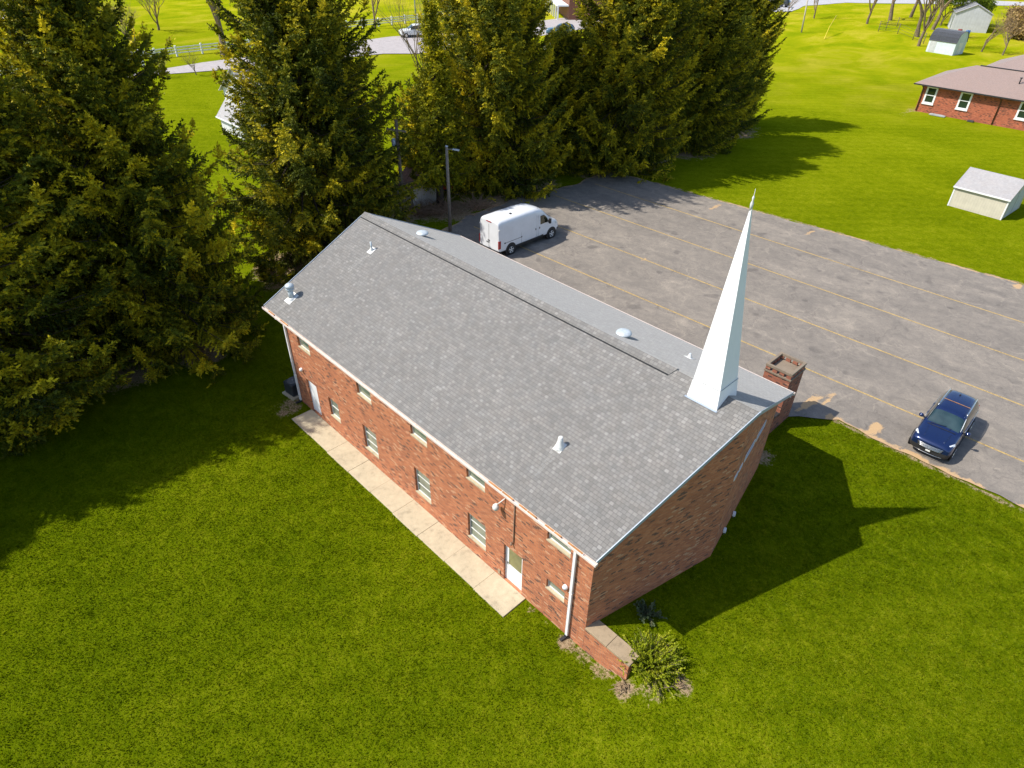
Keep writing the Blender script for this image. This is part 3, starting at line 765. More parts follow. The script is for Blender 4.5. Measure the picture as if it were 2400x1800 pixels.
# pale mineral streaks below the pipes, a thin film on the shingles
def streak(x, y0, y1, w):
    s = MB(); n = 10
    for i in range(n):
        a = y0 + (y1 - y0) * i / n; c = y0 + (y1 - y0) * (i + 1) / n; wa = w * (1 - .75 * i / n); wc = w * (1 - .75 * (i + 1) / n)
        s.face([(x - wa, a, roofz(a) + .004), (x - wc, c, roofz(c) + .004), (x + wc, c, roofz(c) + .004), (x + wa, a, roofz(a) + .004)])
    k = MATS.get('streak')
    if k is None:
        t = NT('washed_shingle_film'); v = t.coord('World')
        f = t.ramp(t.noise(t.scale(v, 9, 1.2, 1), 2.5, 5, .7), [(.42, 0), (.66, .55)])
        tr = t.N('ShaderNodeBsdfTransparent'); ms = t.N('ShaderNodeMixShader'); t.b.inputs['Base Color'].default_value = (.46, .45, .43, 1); t.b.inputs['Roughness'].default_value = .9
        t.L(f, ms.inputs[0]); t.L(tr.outputs[0], ms.inputs[1]); t.L(t.b.outputs[0], ms.inputs[2]); t.L(ms.outputs[0], t.n['Material Output'].inputs['Surface'])
        k = MATS['streak'] = t.m
    s.build('wash_streak', k, roof)
streak(1.42, 4.25, 2.5, .16); streak(16.47, 1.55, .5, .18); streak(-.16, .4, -.3, .16)
# small fittings on the near wall
def globe(x, z, s=.10):
    q = MB(); q.lathe((x, -.01, z), [(s * .9, 0), (s * 1.0, .03), (s * .95, .09), (s * .6, .14), (s * .1, .16)], 14, axis=(0, -1, 0)); return q.build('wall_light', M_WHITE, church)
globe(18.70, 2.66, .10); globe(.78, 2.55, .10)
q = MB(); q.tube([(15.62, -.02, 4.62), (15.5, -.14, 4.42), (15.38, -.22, 4.25)], .02, 6); o = q.build('flood_light', M_WHITE_D, church)
q = MB(); q.lathe((15.36, -.22, 4.02), [(.05, .26), (.12, .16), (.13, .06), (.10, 0)], 12); q.build('lamp_head', M_WHITE_D, o)
q = MB(); q.tube([(16.12, -.03, 5.0), (16.10, -.03, 2.75), (16.02, -.06, 2.62)], .022, 6); q.tube([(16.02, -.06, 2.62), (16.06, -.10, 2.55)], .045, 8); q.build('conduit', simple('brown_conduit', (.20, .13, .09), .6), church)
q = MB(); q.box(15.28, -.05, .20, 15.40, .0, .42); q.build('outlet_box', M_CAP, church)
q = MB(); q.box(19.65, -.02, .02, 19.7, .0, .06)

# retaining wall that carries on from the near corner
rw = empty('retaining_wall', (Lx, 0, 0), 0, 'low brick retaining wall with flat concrete cap running out from the church corner', 'wall')
q = MB(); q.box(.004, 0.002, -.5, 1.90, .55, 1.23); q.build('brick_body', M_BRICK, rw)
q = MB(); q.box(.004, -.025, 1.235, .95, .58, 1.34); q.box(.962, -.025, 1.235, 1.935, .58, 1.335); q.build('cap_slab', M_CAP, rw, bevel=.01)

# brick pier beside the parking lot
tw = empty('brick_pier', (17.65, 14.70, ZP), 0, 'free standing square brick pier with open brickwork crown beside the parking lot', 'pier')
q = MB(); q.box(0, .12, -.6, 1.26, 1.52, 2.86)
q.build('shaft', M_BRICK3, tw)
q = MB(); q.box(-.9, -.40, -.6, 1.255, .115, .95); q.build('low_wall', M_BRICK3, tw)
q = MB(); q.box(-.92, -.42, .953, 1.27, .11, 1.02); q.build('cap_slab', M_DARK, tw)
q = MB(); q.box(-.04, .08, 2.863, 1.30, 1.56, 2.94); q.build('ledge', M_RIM, tw)
q = MB()
for i in range(4):          # spaced bricks of the crown
    for s_ in (0, 1):
        xx = 0 + i * .345; q = MB(); q.box(xx, (0.12 if s_ == 0 else 1.40), 2.943, xx + .22, (.24 if s_ == 0 else 1.52), 3.13); q.build('crown_brick', M_BRICK3, tw)
for i in range(3):
    for s_ in (0, 1):
        yy = .42 + i * .32; q = MB(); q.box((0 if s_ == 0 else 1.135), yy, 2.943, (.12 if s_ == 0 else 1.255), yy + .2, 3.13); q.build('crown_brick', M_BRICK3, tw)
q = MB(); q.box(-.02, .10, 3.133, 1.28, .22, 3.25); q.box(-.02, 1.42, 3.133, 1.28, 1.54, 3.25); q.box(-.02, .2202, 3.133, .10, 1.4198, 3.25); q.box(1.16, .2202, 3.133, 1.28, 1.4198, 3.25)
q.build('rim', M_RIM, tw)
q = MB(); q.box(.13, .25, 2.943, 1.13, 1.39, 2.97); q.build('top_slab', M_RIM, tw)

# air conditioner at the left gable
ac = empty('air_conditioner', (-.98, .1, .05), math.radians(6), 'dark grey air conditioner unit on a pad by the left gable', 'air conditioner')
q = MB(); q.box(-.38, -.38, .06, .38, .38, .80); q.build('casing', simple('ac_casing', (.03, .034, .04), .5), ac, bevel=.06)
q = MB(); q.lathe((0, 0, .80), [(.31, 0), (.31, .03), (.28, .035)], 24, cap=True); q.build('fan_grille', simple('ac_grille', (.10, .105, .11), .5), ac)
q = MB(); q.lathe((0, 0, .84), [(.07, 0), (.07, .02), (.03, .03)], 12); q.build('fan_hub', M_GREYM, ac)
q = MB(); q.box(-.5, -.5, -.06, .5, .5, .055); q.build('pad', M_CONC, ac)
for x, y, a in ((20.62, 7.25, 'white ground floodlight nearer the point of the brick front'), (20.42, 8.3, 'white ground floodlight farther along the brick front')):
    s_ = empty('ground_spotlight', (x + .12, y, gzf(21.2, y)), .4, a, 'spotlight', 'floodlights at the foot of the front')
    q = MB(); q.lathe((0, 0, 0), [(.02, 0), (.02, .2)], 8); q.build('stake', M_GREYM, s_)
    q = MB(); q.box(-.06, -.1, .18, .06, .1, .32); q.build('lamp_head', M_WHITE, s_, bevel=.02)
# ------------------------------------------------------------------ vehicles
def loft_vehicle(root, stations, assign, mats, levels=2):
    """body from cross sections (x, [(y,z) bottom centre ... roof centre]); faces go to parts by assign(i, j, side)"""
    bm = bmesh.new(); K = len(stations[0][1]); rows = []
    for x, pr in stations:
        row = []
        for (y, z) in pr: row.append(bm.verts.new((x, y, z)))
        for (y, z) in reversed(pr[1:-1]): row.append(bm.verts.new((x, -y, z)))
        rows.append(row)
    n = len(rows[0]); names = list(mats.keys())
    for i in range(len(rows) - 1):
        for a in range(n):
            b = (a + 1) % n
            f = bm.faces.new((rows[i][a], rows[i][b], rows[i + 1][b], rows[i + 1][a]))
            j = a if a < K - 1 else n - 1 - a; side = 1 if a < K - 1 else -1
            f.material_index = names.index(assign(i, j, side)); f.smooth = True
    for e, row in ((0, rows[0]), (1, rows[-1])):
        L_ = lambda j: row[j] if j in (0, K - 1) else row[n - j]
        for j in range(K - 1):
            vs = [row[j], row[j + 1], L_(j + 1), L_(j)]
            u = []
            for v in vs:
                if v not in u: u.append(v)
            if e == 0: u = u[::-1]
            f = bm.faces.new(u); f.smooth = True
            f.material_index = names.index(assign(-1 if e == 0 else len(rows) - 1, j, 0))
    bmesh.ops.recalc_face_normals(bm, faces=bm.faces)
    me = bpy.data.meshes.new('tmp'); bm.to_mesh(me); bm.free()
    tmp = bpy.data.objects.new('tmp', me); COL.objects.link(tmp)
    md = tmp.modifiers.new('s', 'SUBSURF'); md.levels = levels; md.render_levels = levels
    dg = bpy.context.evaluated_depsgraph_get(); ev = tmp.evaluated_get(dg); m2 = bpy.data.meshes.new_from_object(ev)
    out = {}
    for k, nm in enumerate(names):
        b2 = bmesh.new(); b2.from_mesh(m2)
        nrm = {}
        dl = [f for f in b2.faces if f.material_index != k]
        bmesh.ops.delete(b2, geom=dl, context='FACES')
        if not len(b2.faces): b2.free(); continue
        # loose islands of one part become one mesh each when they are countable lamps
        for f in b2.faces: f.material_index = 0; f.smooth = True
        m3 = bpy.data.meshes.new(nm); b2.to_mesh(m3); b2.free()
        m3.materials.append(mats[nm]); o = bpy.data.objects.new(nm.split('#')[0], m3); COL.objects.link(o); o.parent = root; out[nm] = o
    bpy.data.objects.remove(tmp); bpy.data.meshes.remove(me)
    return out

def paint(name, c, rough=.22, metal=.0, coat=.8):
    k = NT(name); n = k.noise(k.coord('Object'), 1.5, 5, .6)
    k.L(k.ramp(n, [(.3, tuple(x * .9 for x in c)), (.7, c)]), k.b.inputs['Base Color'])
    k.b.inputs['Roughness'].default_value = rough; k.b.inputs['Metallic'].default_value = metal
    k.b.inputs['Coat Weight'].default_value = coat; k.b.inputs['Coat Roughness'].default_value = .06
    return k.m
M_LAMP = simple('headlight_lens', (.62, .66, .70), .15, var=.15, nscale=14, coat=.6)
M_TAIL = simple('tail_light_lens', (.35, .012, .015), .2, var=.25, nscale=9, coat=.5)
M_CLAD = simple('black_cladding', (.018, .018, .02), .6, var=.2)
M_ALLOY = simple('alloy_rim', (.45, .46, .48), .35, metal=.6, var=.1)
M_WSG = glass_mat('windscreen', (.010, .030, .036), .05, (.03, .06, .065))
M_SDG = glass_mat('side_glass', (.015, .018, .010), .04, (.04, .045, .015))

def wheel(root, x, y, r, side, w=.22, steel=False):
    t = MB(); t.lathe((x, y - w / 2 * side, r), [(r * .6, 0), (r * .93, .0), (r, .03), (r, w - .03), (r * .93, w), (r * .66, w)], 28, axis=(0, side, 0), cap=True)
    o = t.build('wheel', M_BLACK, root)
    q = MB(); yo = y + w / 2 * side
    q.lathe((x, yo - .05 * side, r), [(r * .66, 0), (r * .66, .055), (r * .60, .058), (r * .57, .02), (r * .2, .03), (r * .17, .05), (r * .05, .055)], 24, axis=(0, side, 0))
    q.build('rim', M_ALLOY, o)
    s = MB()
    for k in range(5):
        a = k * 2 * math.pi / 5 + .3
        s.obox((x + math.cos(a) * r * .12, yo - .005 * side, r + math.sin(a) * r * .12), (x + math.cos(a) * r * .60, yo + .0 * side, r + math.sin(a) * r * .60), .10 if not steel else .07, .03, (0, 1, 0))
    s.build('spokes', M_CHROME if not steel else M_WHITE_D, o)
    return o
def arch(mb, x, y, r, side, t=.012):
    mb.lathe((x, y, r * .95), [(r * 1.22, 0), (r * 1.22, t), (r * 1.1, t * 1.5)], 28, axis=(0, side, 0), cap=True)

def P6(w, zb, zm, wb, zt, wr, ze, zr):
    return [(0, zb), (w * .86, zb), (w, zb + .14), (w, zm), (wb, zt), (wr, ze), (wr * .55, zr - .008), (0, zr)]
SUVST = [
    (.02, P6(.70, .36, .58, .70, .74, .54, .84, .86)), (.07, P6(.83, .28, .60, .80, .82, .62, .92, .94)),
    (.24, P6(.905, .25, .64, .87, .90, .70, 1.0, 1.02)), (.60, P6(.915, .24, .68, .87, .98, .74, 1.05, 1.08)), (1.16, P6(.925, .24, .70, .885, 1.03, .70, 1.085, 1.12)),
    (1.34, P6(.925, .24, .70, .885, 1.05, .71, 1.13, 1.16)), (1.55, P6(.925, .24, .70, .885, 1.06, .73, 1.31, 1.35)), (1.98, P6(.925, .24, .70, .885, 1.07, .68, 1.62, 1.66)), (2.14, P6(.925, .24, .70, .885, 1.07, .68, 1.68, 1.72)),
    (2.9, P6(.925, .24, .70, .885, 1.08, .68, 1.71, 1.76)), (3.6, P6(.92, .24, .71, .88, 1.10, .67, 1.68, 1.73)), (4.06, P6(.91, .25, .73, .86, 1.13, .65, 1.63, 1.68)),
    (4.22, P6(.90, .27, .75, .85, 1.13, .66, 1.50, 1.53)), (4.46, P6(.87, .32, .78, .82, 1.12, .64, 1.17, 1.20)), (4.56, P6(.80, .38, .70, .74, .98, .58, 1.06, 1.08))]
def suv(root, body, L0=2.28):
    def asg(i, j, side):
        if i == -1: return 'body' if j >= 4 else 'front_bumper'
        if i >= len(SUVST) - 1: return 'rear_bumper' if j < 3 else 'body'
        if j <= 1: return 'cladding'
        if i <= 1 and j == 2: return 'front_bumper'
        if i in (5, 6) and j in (5, 6): return 'windscreen'
        if 6 <= i <= 10 and j == 4: return 'side_window#' + ('l' if side > 0 else 'r')
        if i == 12 and j in (5, 6): return 'rear_window'
        return 'body'
    mats = {'body': body, 'cladding': M_CLAD, 'front_bumper': M_CLAD, 'rear_bumper': M_CLAD, 'windscreen': M_WSG, 'side_window#l': M_SDG, 'side_window#r': M_SDG, 'rear_window': M_SDG}
    o = loft_vehicle(root, SUVST, asg, mats, 2)
    for sx_ in (1, -1):
        # headlight: swept wedge on the fender corner
        q = MB()
        pts = [(.10, .56, .80), (.22, .745, .835), (.52, .845, .90), (.58, .80, .975), (.30, .66, .945), (.13, .54, .865)]
        pts = [(x, y * sx_ * 1.03, z + .05) for x, y, z in pts]
        c = (.30, .73 * sx_, .985)
        for i in range(6):
            f = [pts[i], pts[(i + 1) % 6], c]; q.face(f if sx_ > 0 else f[::-1])
        q.build('headlight', M_LAMP, root)
        q = MB(); q.lathe((.155, .70 * sx_, .47), [(.09, 0), (.085, .03), (.05, .045)], 14, axis=(-1, .55 * sx_, 0)); q.build('fog_lamp', M_LAMP, root)
        q = MB(); q.box(4.40, min(.70 * sx_, .80 * sx_), .93, 4.52, max(.70 * sx_, .80 * sx_), 1.09); q.build('tail_light', M_TAIL, root)
        # mirror
        q = MB(); q.lathe((1.62, .93 * sx_, 1.10), [(.02, 0), (.075, .03), (.095, .10), (.08, .19), (.03, .22)], 12, axis=(.12, sx_, .12)); m_ = q.build('mirror', body, root)
        q = MB(); q.obox((1.60, .86 * sx_, 1.06), (1.63, .96 * sx_, 1.10), .06, .05); q.build('mirror_stalk', M_CLAD, m_)
        # roof rail
        q = MB(); q.tube([(2.10, .63 * sx_, 1.69), (2.25, .625 * sx_, 1.745), (3.0, .625 * sx_, 1.765), (3.85, .61 * sx_, 1.72), (3.98, .60 * sx_, 1.67)], .024, 8); q.build('roof_rail', M_CHROME, root)
        # belt line trim and door handles
        q = MB(); q.tube([(1.75, .893 * sx_, 1.062), (3.0, .893 * sx_, 1.075), (4.0, .872 * sx_, 1.115)], .011, 6); q.build('belt_trim', M_CHROME, root)
        for xx in (1.52, 2.48, 3.38): q = MB(); q.obox((xx, .925 * sx_, .42), (xx + .03, .905 * sx_, 1.0), .012, .012); q.build('door_gap', M_BLACK, root)
        for xx in (2.28, 3.2): q = MB(); q.obox((xx, .93 * sx_, .92), (xx + .2, .928 * sx_, .93), .025, .03); q.build('door_handle', body, root)
        for wx in (.86, 3.62): a = MB(); arch(a, wx, .915 * sx_, .355, sx_); a.build('wheel_arch', M_CLAD, root)
        q = MB(); q.obox((.80, .935 * sx_, .30), (3.7, .935 * sx_, .30), .02, .10); q.build('sill_trim', M_CLAD, root)
        for wx in (.86, 3.62): wheel(root, wx, .845 * sx_, .35, sx_)
    # hood creases
    for s_ in (1, -1): q = MB(); q.tube([(.24, .42 * s_, 1.022), (.6, .47 * s_, 1.078), (1.0, .50 * s_, 1.103)], .012, 6); q.build('hood_crease', body, root)
    q = MB(); q.tube([(1.19, -.62, 1.115), (1.16, 0, 1.145), (1.19, .62, 1.115)], .016, 6); q.build('cowl', M_BLACK, root)
    for s_ in (1, -1):
        q = MB(); q.tube([(1.26, .42 * s_ + .1, 1.165), (1.36, .10 * s_ - .25, 1.215)], .009, 5); q.build('wiper', M_BLACK, root)
        q = MB(); q.tube([(1.40, .74 * s_, 1.20), (1.7, .71 * s_, 1.43), (1.95, .68 * s_, 1.62)], .014, 6); q.build('pillar_trim', M_LAMP if s_ < 0 else M_GREYM, root)
    # grille with chrome bars
    def nose(y, z, d=0): return (.012 + .20 * (abs(y) / .9) ** 2.4 - d, y, z)
    q = MB()
    ys_ = [-.56 + .14 * k for k in range(9)]
    for a, c in zip(ys_, ys_[1:]): q.face([nose(a, .60, .022), nose(c, .60, .022), nose(c, .80, .012), nose(a, .80, .012)][::-1])
    gr = q.build('grille', M_BLACK, root)
    for k in range(4):
        zz = .625 + .052 * k; wd = .50 + .02 * k
        q = MB(); q.tube([nose(wd * t, zz, .05) for t in (-1, -.75, -.5, -.25, 0, .25, .5, .75, 1)], .018, 6); q.build('grille_bar', M_CHROME, gr)
    q = MB(); q.lathe((-.035, 0, .735), [(.055, 0), (.05, .012)], 16, axis=(-1, 0, 0)); q.build('badge', M_GREYM, gr)
    q = MB(); q.tube([nose(.62 * t, .355, .06) for t in (-1, -.5, 0, .5, 1)], .016, 6); q.build('bumper_trim', M_CHROME, root)
    q = MB(); q.box(-.035, -.10, .46, -.02, .10, .54); q.build('front_plate', M_WHITE_D, root)
    q = MB(); q.obox((2.78, -.58, 1.757), (2.78, .58, 1.757), .028, .012); q.build('roof_seam', M_RUST, root)
    q = MB(); q.lathe((3.62, .10, 1.71), [(.045, 0), (.03, .05), (.008, .07), (.006, .16)], 8); q.build('antenna', M_BLACK, root)
    q = MB(); q.box(1.98, -.06, 1.56, 2.06, .06, 1.60); q.build('mirror_mount', M_BLACK, root)
s1 = empty('parked_car', (24.66, 17.93, ZP + .055), math.radians(91.5), 'dark blue crossover car with silver roof rails parked nose to the lawn edge', 'car')
suv(s1, paint('metallic_blue_paint', (.010, .026, .105), .22, .45, .9)); s1.scale = (.985, .96, .97)

# white cargo van
def PV(w, zb, zm, wb, zt, wu, zu, wr, ze, zr):
    return [(0, zb), (w * .88, zb), (w, zb + .18), (w, zm), (wb, zt), (wu, zu), (wr, ze), (wr * .6, zr - .01), (0, zr)]
VST = [(.03, PV(.66, .40, .60, .66, .80, .60, .90, .52, .98, 1.00)), (.10, PV(.86, .34, .62, .84, .90, .76, 1.02, .62, 1.12, 1.15)),
       (.35, PV(.97, .30, .68, .95, 1.02, .86, 1.18, .70, 1.27, 1.31)), (.80, PV(1.02, .28, .72, 1.0, 1.16, .90, 1.34, .76, 1.42, 1.46)),
       (.98, PV(1.03, .28, .74, 1.01, 1.22, .93, 1.46, .80, 1.55, 1.60)), (1.62, PV(1.03, .28, .76, 1.01, 1.30, .96, 1.85, .82, 2.15, 2.24)),
       (1.85, PV(1.03, .28, .76, 1.01, 1.34, .97, 1.98, .84, 2.36, 2.46)), (2.35, PV(1.03, .28, .78, 1.01, 1.38, .98, 2.05, .88, 2.56, 2.65)),
       (3.0, PV(1.03, .28, .78, 1.01, 1.40, .985, 2.20, .945, 2.62, 2.71)), (5.9, PV(1.03, .28, .78, 1.01, 1.40, .985, 2.20, .945, 2.62, 2.71)),
       (6.20, PV(1.03, .29, .78, 1.01, 1.40, .985, 2.20, .945, 2.61, 2.70)), (6.34, PV(1.02, .32, .78, 1.0, 1.40, .975, 2.18, .93, 2.56, 2.64)), (6.385, PV(.99, .36, .78, .97, 1.38, .945, 2.12, .89, 2.48, 2.55))]
van = empty('cargo_van', (-4.70, 24.05, ZP + .055), math.radians(-90), 'white high roof cargo van parked beyond the church ridge', 'van')
MW = paint('white_van_paint', (.78, .80, .83), .35, 0, .5)
def vasg(i, j, side):
    if i == -1: return 'front_bumper' if j < 3 else 'body'
    if i >= len(VST) - 1: return 'rear_bumper' if j < 2 else 'body'
    if j == 1 or j == 0: return 'underside'
    if i <= 1 and j == 2: return 'front_bumper'
    if i == 4 and j in (6, 7): return 'windscreen'
    return 'body'
loft_vehicle(van, VST, vasg, {'body': MW, 'underside': M_CLAD, 'front_bumper': M_CLAD, 'rear_bumper': M_CLAD, 'windscreen': M_WSG}, 2)
for s_ in (1, -1):
    yb = lambda z: (1.01 - (z - 1.3) * .045) * s_
    q = MB(); f = [(1.30, yb(1.40) + .012 * s_, 1.42), (2.22, yb(1.40) + .012 * s_, 1.42), (2.22, yb(2.05) + .006 * s_, 2.05), (1.86, yb(2.05) + .006 * s_, 2.05), (1.62, yb(1.9) - .002 * s_, 1.86)]
    q.face(f if s_ > 0 else f[::-1]); n0 = len(q.v); q.build('door_window', M_SDG, van)
    q = MB(); q.obox((1.42, 1.02 * s_, 1.45), (1.46, 1.17 * s_, 1.47), .06, .05); q.box(1.36, min(1.12 * s_, 1.30 * s_), 1.36, 1.50, max(1.12 * s_, 1.30 * s_), 1.72); q.build('mirror', M_CLAD, van, bevel=.02)
    q = MB(); q.obox((1.9, 1.03 * s_, .50), (4.7, 1.03 * s_, .50), .05, .17); q.build('side_moulding', M_CLAD, van)
    q = MB(); q.obox((4.15, 1.015 * s_, 1.02), (5.75, 1.015 * s_, 1.02), .02, .03); q.obox((5.72, 1.02 * s_, 1.02), (5.85, 1.02 * s_, 1.02), .03, .09); q.obox((4.1, 1.02 * s_, 1.04), (4.18, 1.02 * s_, 1.04), .03, .09); q.build('sliding_rail', M_CLAD, van)
    for a, z0, z1 in ((2.40, .5, 2.15), (2.58, .5, 2.2), (4.15, .5, 2.2)): q = MB(); q.obox((a, yb(z0) - .004 * s_, z0), (a, yb(z1) + .0 * s_, z1), .012, .012, (0, 1, 0)); q.build('door_gap', M_GREYM, van)
    for a in (2.28, 2.68): q = MB(); q.obox((a, 1.03 * s_, 1.20), (a + .05, 1.03 * s_, 1.20), .03, .14); q.build('door_handle', M_CLAD, van)
    q = MB(); q.box(6.16, min(.94 * s_, 1.03 * s_), .70, 6.40, max(.94 * s_, 1.03 * s_), 1.30); q.build('tail_light', M_TAIL, van, bevel=.03)
    q = MB(); q.box(6.20, min(.93 * s_, 1.02 * s_), 2.02, 6.36, max(.93 * s_, 1.02 * s_), 2.14); q.build('marker_lamp', M_WHITE_D, van, bevel=.02)
    q = MB(); pts = [(.10, .62 * s_, .90), (.20, .88 * s_, .92), (.62, 1.0 * s_, 1.06), (.60, .93 * s_, 1.22), (.22, .72 * s_, 1.14)]
    c = (.30, .88 * s_, 1.10)
    for i in range(5):
        f = [pts[i], pts[(i + 1) % 5], c]; q.face(f if s_ > 0 else f[::-1])
    q.build('headlight', M_LAMP, van)
    for wx in (1.02, 5.20): a = MB(); arch(a, wx, 1.02 * s_, .42, s_); a.build('wheel_arch', M_CLAD, van)
    for wx in (1.02, 5.20): wheel(van, wx, .95 * s_, .375, s_, .24, True)
q = MB(); q.box(6.345, -.26, 2.46, 6.40, .26, 2.53); q.build('brake_lamp', M_TAIL, van)
q = MB(); q.box(6.375, -.012, .6, 6.392, .012, 2.3); q.build('rear_door_gap', M_GREYM, van)
q = MB(); q.box(6.38, -.10, 1.06, 6.41, .10, 1.16); q.box(6.38, -.26, .90, 6.39, .05, 1.0); q.build('rear_plate', M_GREYM, van)
q = MB(); q.box(6.30, -.95, .42, 6.47, .95, .56); q.build('rear_step', M_CLAD, van, bevel=.02)
q = MB(); q.box(4.6, .3, 2.69, 4.75, .45, 2.74); q.build('roof_vent', M_BLACK, van)
q = MB(); q.tube([(2.3, .7, 2.55), (2.2, .72, 2.85)], .01, 5); q.build('antenna', M_BLACK, van)

# ------------------------------------------------------------------ spruces
def crown_radius(t, R, shape):
    """t = 0 at the ground .. 1 at the top"""
    up = np.clip((1 - t) / shape[0], 0, 1) ** shape[1]
    return R * up * (.70 + .30 * np.clip(t / .22, 0, 1))
def needles(pts, dirs, n_scale, rg, width=.042, length=.145, up_bias=0.0):
    """two leaf blades at every node; returns verts (m*8,3), quads"""
    m = len(pts)
    V_ = []
    for k in range(2):
        o = rg.normal(size=(m, 3)); o[:, 2] += up_bias
        o -= dirs * np.sum(o * dirs, 1, keepdims=True); o /= np.linalg.norm(o, axis=1, keepdims=True) + 1e-9
        d = dirs * .75 + o * .66; d /= np.linalg.norm(d, axis=1, keepdims=True)
        s = np.cross(d, rg.normal(size=(m, 3))); s /= np.linalg.norm(s, axis=1, keepdims=True) + 1e-9
        ln = (length * rg.uniform(.7, 1.3, (m, 1))) * n_scale; w = width * rg.uniform(.7, 1.2, (m, 1)) * n_scale
        V_.append(np.stack([pts - d * ln * .15, pts + d * ln * .45 + s * w, pts + d * ln, pts + d * ln * .45 - s * w], 1))
    V_ = np.stack(V_, 1).reshape(-1, 3)
    return V_
def spruce_mesh(name, seed, H, R, shape=(.80, .85), z0=.6, dens=1.12, mat=None, lobes=0.25, hang=1.0):
    rg = np.random.default_rng(seed)
    P, D, S, T = [], [], [], []
    z = z0; bark = MB()
    lobe_ph = rg.uniform(0, 6.28, 4)
    while z < H - .25:
        t = z / H; r0 = crown_radius(t, R, shape)
        nb = int(round((5 + 3 * min(1, r0 / 3)) * dens)); a0 = rg.uniform(0, 6.28)
        for b in range(nb):
            az = a0 + 6.283 * b / nb + rg.normal() * .22
            zz = z + rg.uniform(-.2, .2)
            lob = 1 + lobes * (np.sin(az * 2 + lobe_ph[0] + t * 5) * .5 + np.sin(az * 3 + lobe_ph[1] - t * 7) * .5)
            r = max(.3, r0 * lob * rg.uniform(.72, 1.12))
            if rg.random() < .05: r *= 1.18
            rise = .62 * (t ** 1.3) + .02 - .34 * (1 - t); 
            ca, sa = np.cos(az), np.sin(az)
            n = max(5, int(r / .13)); u = np.linspace(0, 1, n)
            ax = np.stack([ca * r * u, sa * r * u, zz + r * (rise * u - .16 * np.sin(u * 3.0) * (1 - t) + .20 * u ** 4)], 1)
            ax[:, 0] += .10 * r * np.sin(u * 3 + az) * -sa; ax[:, 1] += .10 * r * np.sin(u * 3 + az) * ca
            if r > 1.4 and rg.random() < .8: bark.tube([ax[0], ax[n // 2], ax[int(n * .85)]], [.045 + .012 * r, .035, .012], 4, cap=False)
            tn = np.gradient(ax, axis=0); tn /= np.linalg.norm(tn, axis=1, keepdims=True)
            bt = float(np.clip(rg.normal(.42, .17), 0, 1))
            # needle nodes along the outer half of the axis, thicker at the tip
            k0 = int(n * .25)
            P.append(ax[k0:]); D.append(tn[k0:]); S.append(np.full(n - k0, 1.15)); T.append(np.full(n - k0, bt) + .12 * u[k0:] ** 3)  # tint brightens towards the tip, as sunlit tips painted into the colour
            lat = np.array([-sa, ca, 0.0])
            for i in range(int(n * .12), n):
                for sg in (-1, 1):
                    if rg.random() < .16: continue
                    tl = (.30 + .62 * np.sin(min(1, (1 - u[i]) * 1.5 + .12) * 1.57)) * min(1.0, .35 + r / 4.5) * rg.uniform(.6, 1.25)
                    ang = rg.uniform(.75, 1.15) * (1 - .35 * u[i])
                    dv = tn[i] * np.cos(ang) + lat * sg * np.sin(ang); dv[2] += rg.normal() * .16 - .10
                    dv /= np.linalg.norm(dv)
                    m = max(3, int(tl / .07)); w = np.linspace(.05, 1, m)[:, None]
                    drop = hang * rg.uniform(.05, .55) * (1 - .6 * t)
                    pts = ax[i] + dv * w * tl - np.array([0, 0, 1.0]) * drop * tl * w ** 2
                    dd = np.tile(dv, (m, 1)); dd[:, 2] -= (2 * drop * w[:, 0]); dd /= np.linalg.norm(dd, axis=1, keepdims=True)
                    P.append(pts); D.append(dd); S.append(np.full(m, rg.uniform(.85, 1.1))); T.append(np.full(m, bt + rg.normal() * .17) + .10 * w[:, 0])
                # upright tuft of new growth, a little spire; sunlit brightness put into its tint
                if u[i] > .55 and rg.random() < .035 + .05 * (u[i] > .9):
                    th = rg.uniform(.35, .95) * (.5 + .5 * min(1, r / 3)); m = max(4, int(th / .06)); w = np.linspace(0, 1, m)[:, None]
                    up = np.array([ca * .25 + rg.normal() * .12, sa * .25 + rg.normal() * .12, 1.0]); up /= np.linalg.norm(up)
                    b0 = ax[i]; P.append(b0 + up * w * th); D.append(np.tile(up, (m, 1))); S.append(np.full(m, .95)); T.append(np.full(m, bt + .22))
                    for lv in np.arange(.1, .9, .16):
                        for q_ in range(5):
                            aa = rg.uniform(0, 6.28); sl = th * .42 * (1 - lv) * rg.uniform(.7, 1.2); dv = np.array([np.cos(aa), np.sin(aa), .55]); dv /= np.linalg.norm(dv); mm = max(2, int(sl / .06))
                            P.append(b0 + up * lv * th + dv * np.linspace(.15, 1, mm)[:, None] * sl); D.append(np.tile(dv, (mm, 1))); S.append(np.full(mm, .85)); T.append(np.full(mm, bt + .20))
                # hanging shoots below the bough
                if hang > .5 and rg.random() < .30 * (1 - t) + .05 and u[i] > .3:
                    hl = rg.uniform(.25, .7); m = max(3, int(hl / .09)); w = np.linspace(0, 1, m)[:, None]
                    pts = ax[i] + np.array([rg.normal() * .12, rg.normal() * .12, -1.0]) * w * hl
                    P.append(pts); D.append(np.tile(np.array([0, 0, -1.0]), (m, 1)) + rg.normal(size=(m, 3)) * .1); S.append(np.full(m, .8)); T.append(np.full(m, bt + .05))
        z += .40 - .16 * t
    # leader
    P.append(np.stack([np.zeros(14), np.zeros(14), np.linspace(H - 1.1, H, 14)], 1)); D.append(np.tile([0, 0, 1.0], (14, 1))); S.append(np.full(14, 1.0)); T.append(np.full(14, .6))
    P = np.concatenate(P); D = np.concatenate(D); S = np.concatenate(S)[:, None]; T = np.concatenate(T)
    D = D / (np.linalg.norm(D, axis=1, keepdims=True) + 1e-9)
    V_ = needles(P, D, S, rg)
    q = np.arange(len(V_)).reshape(-1, 4)
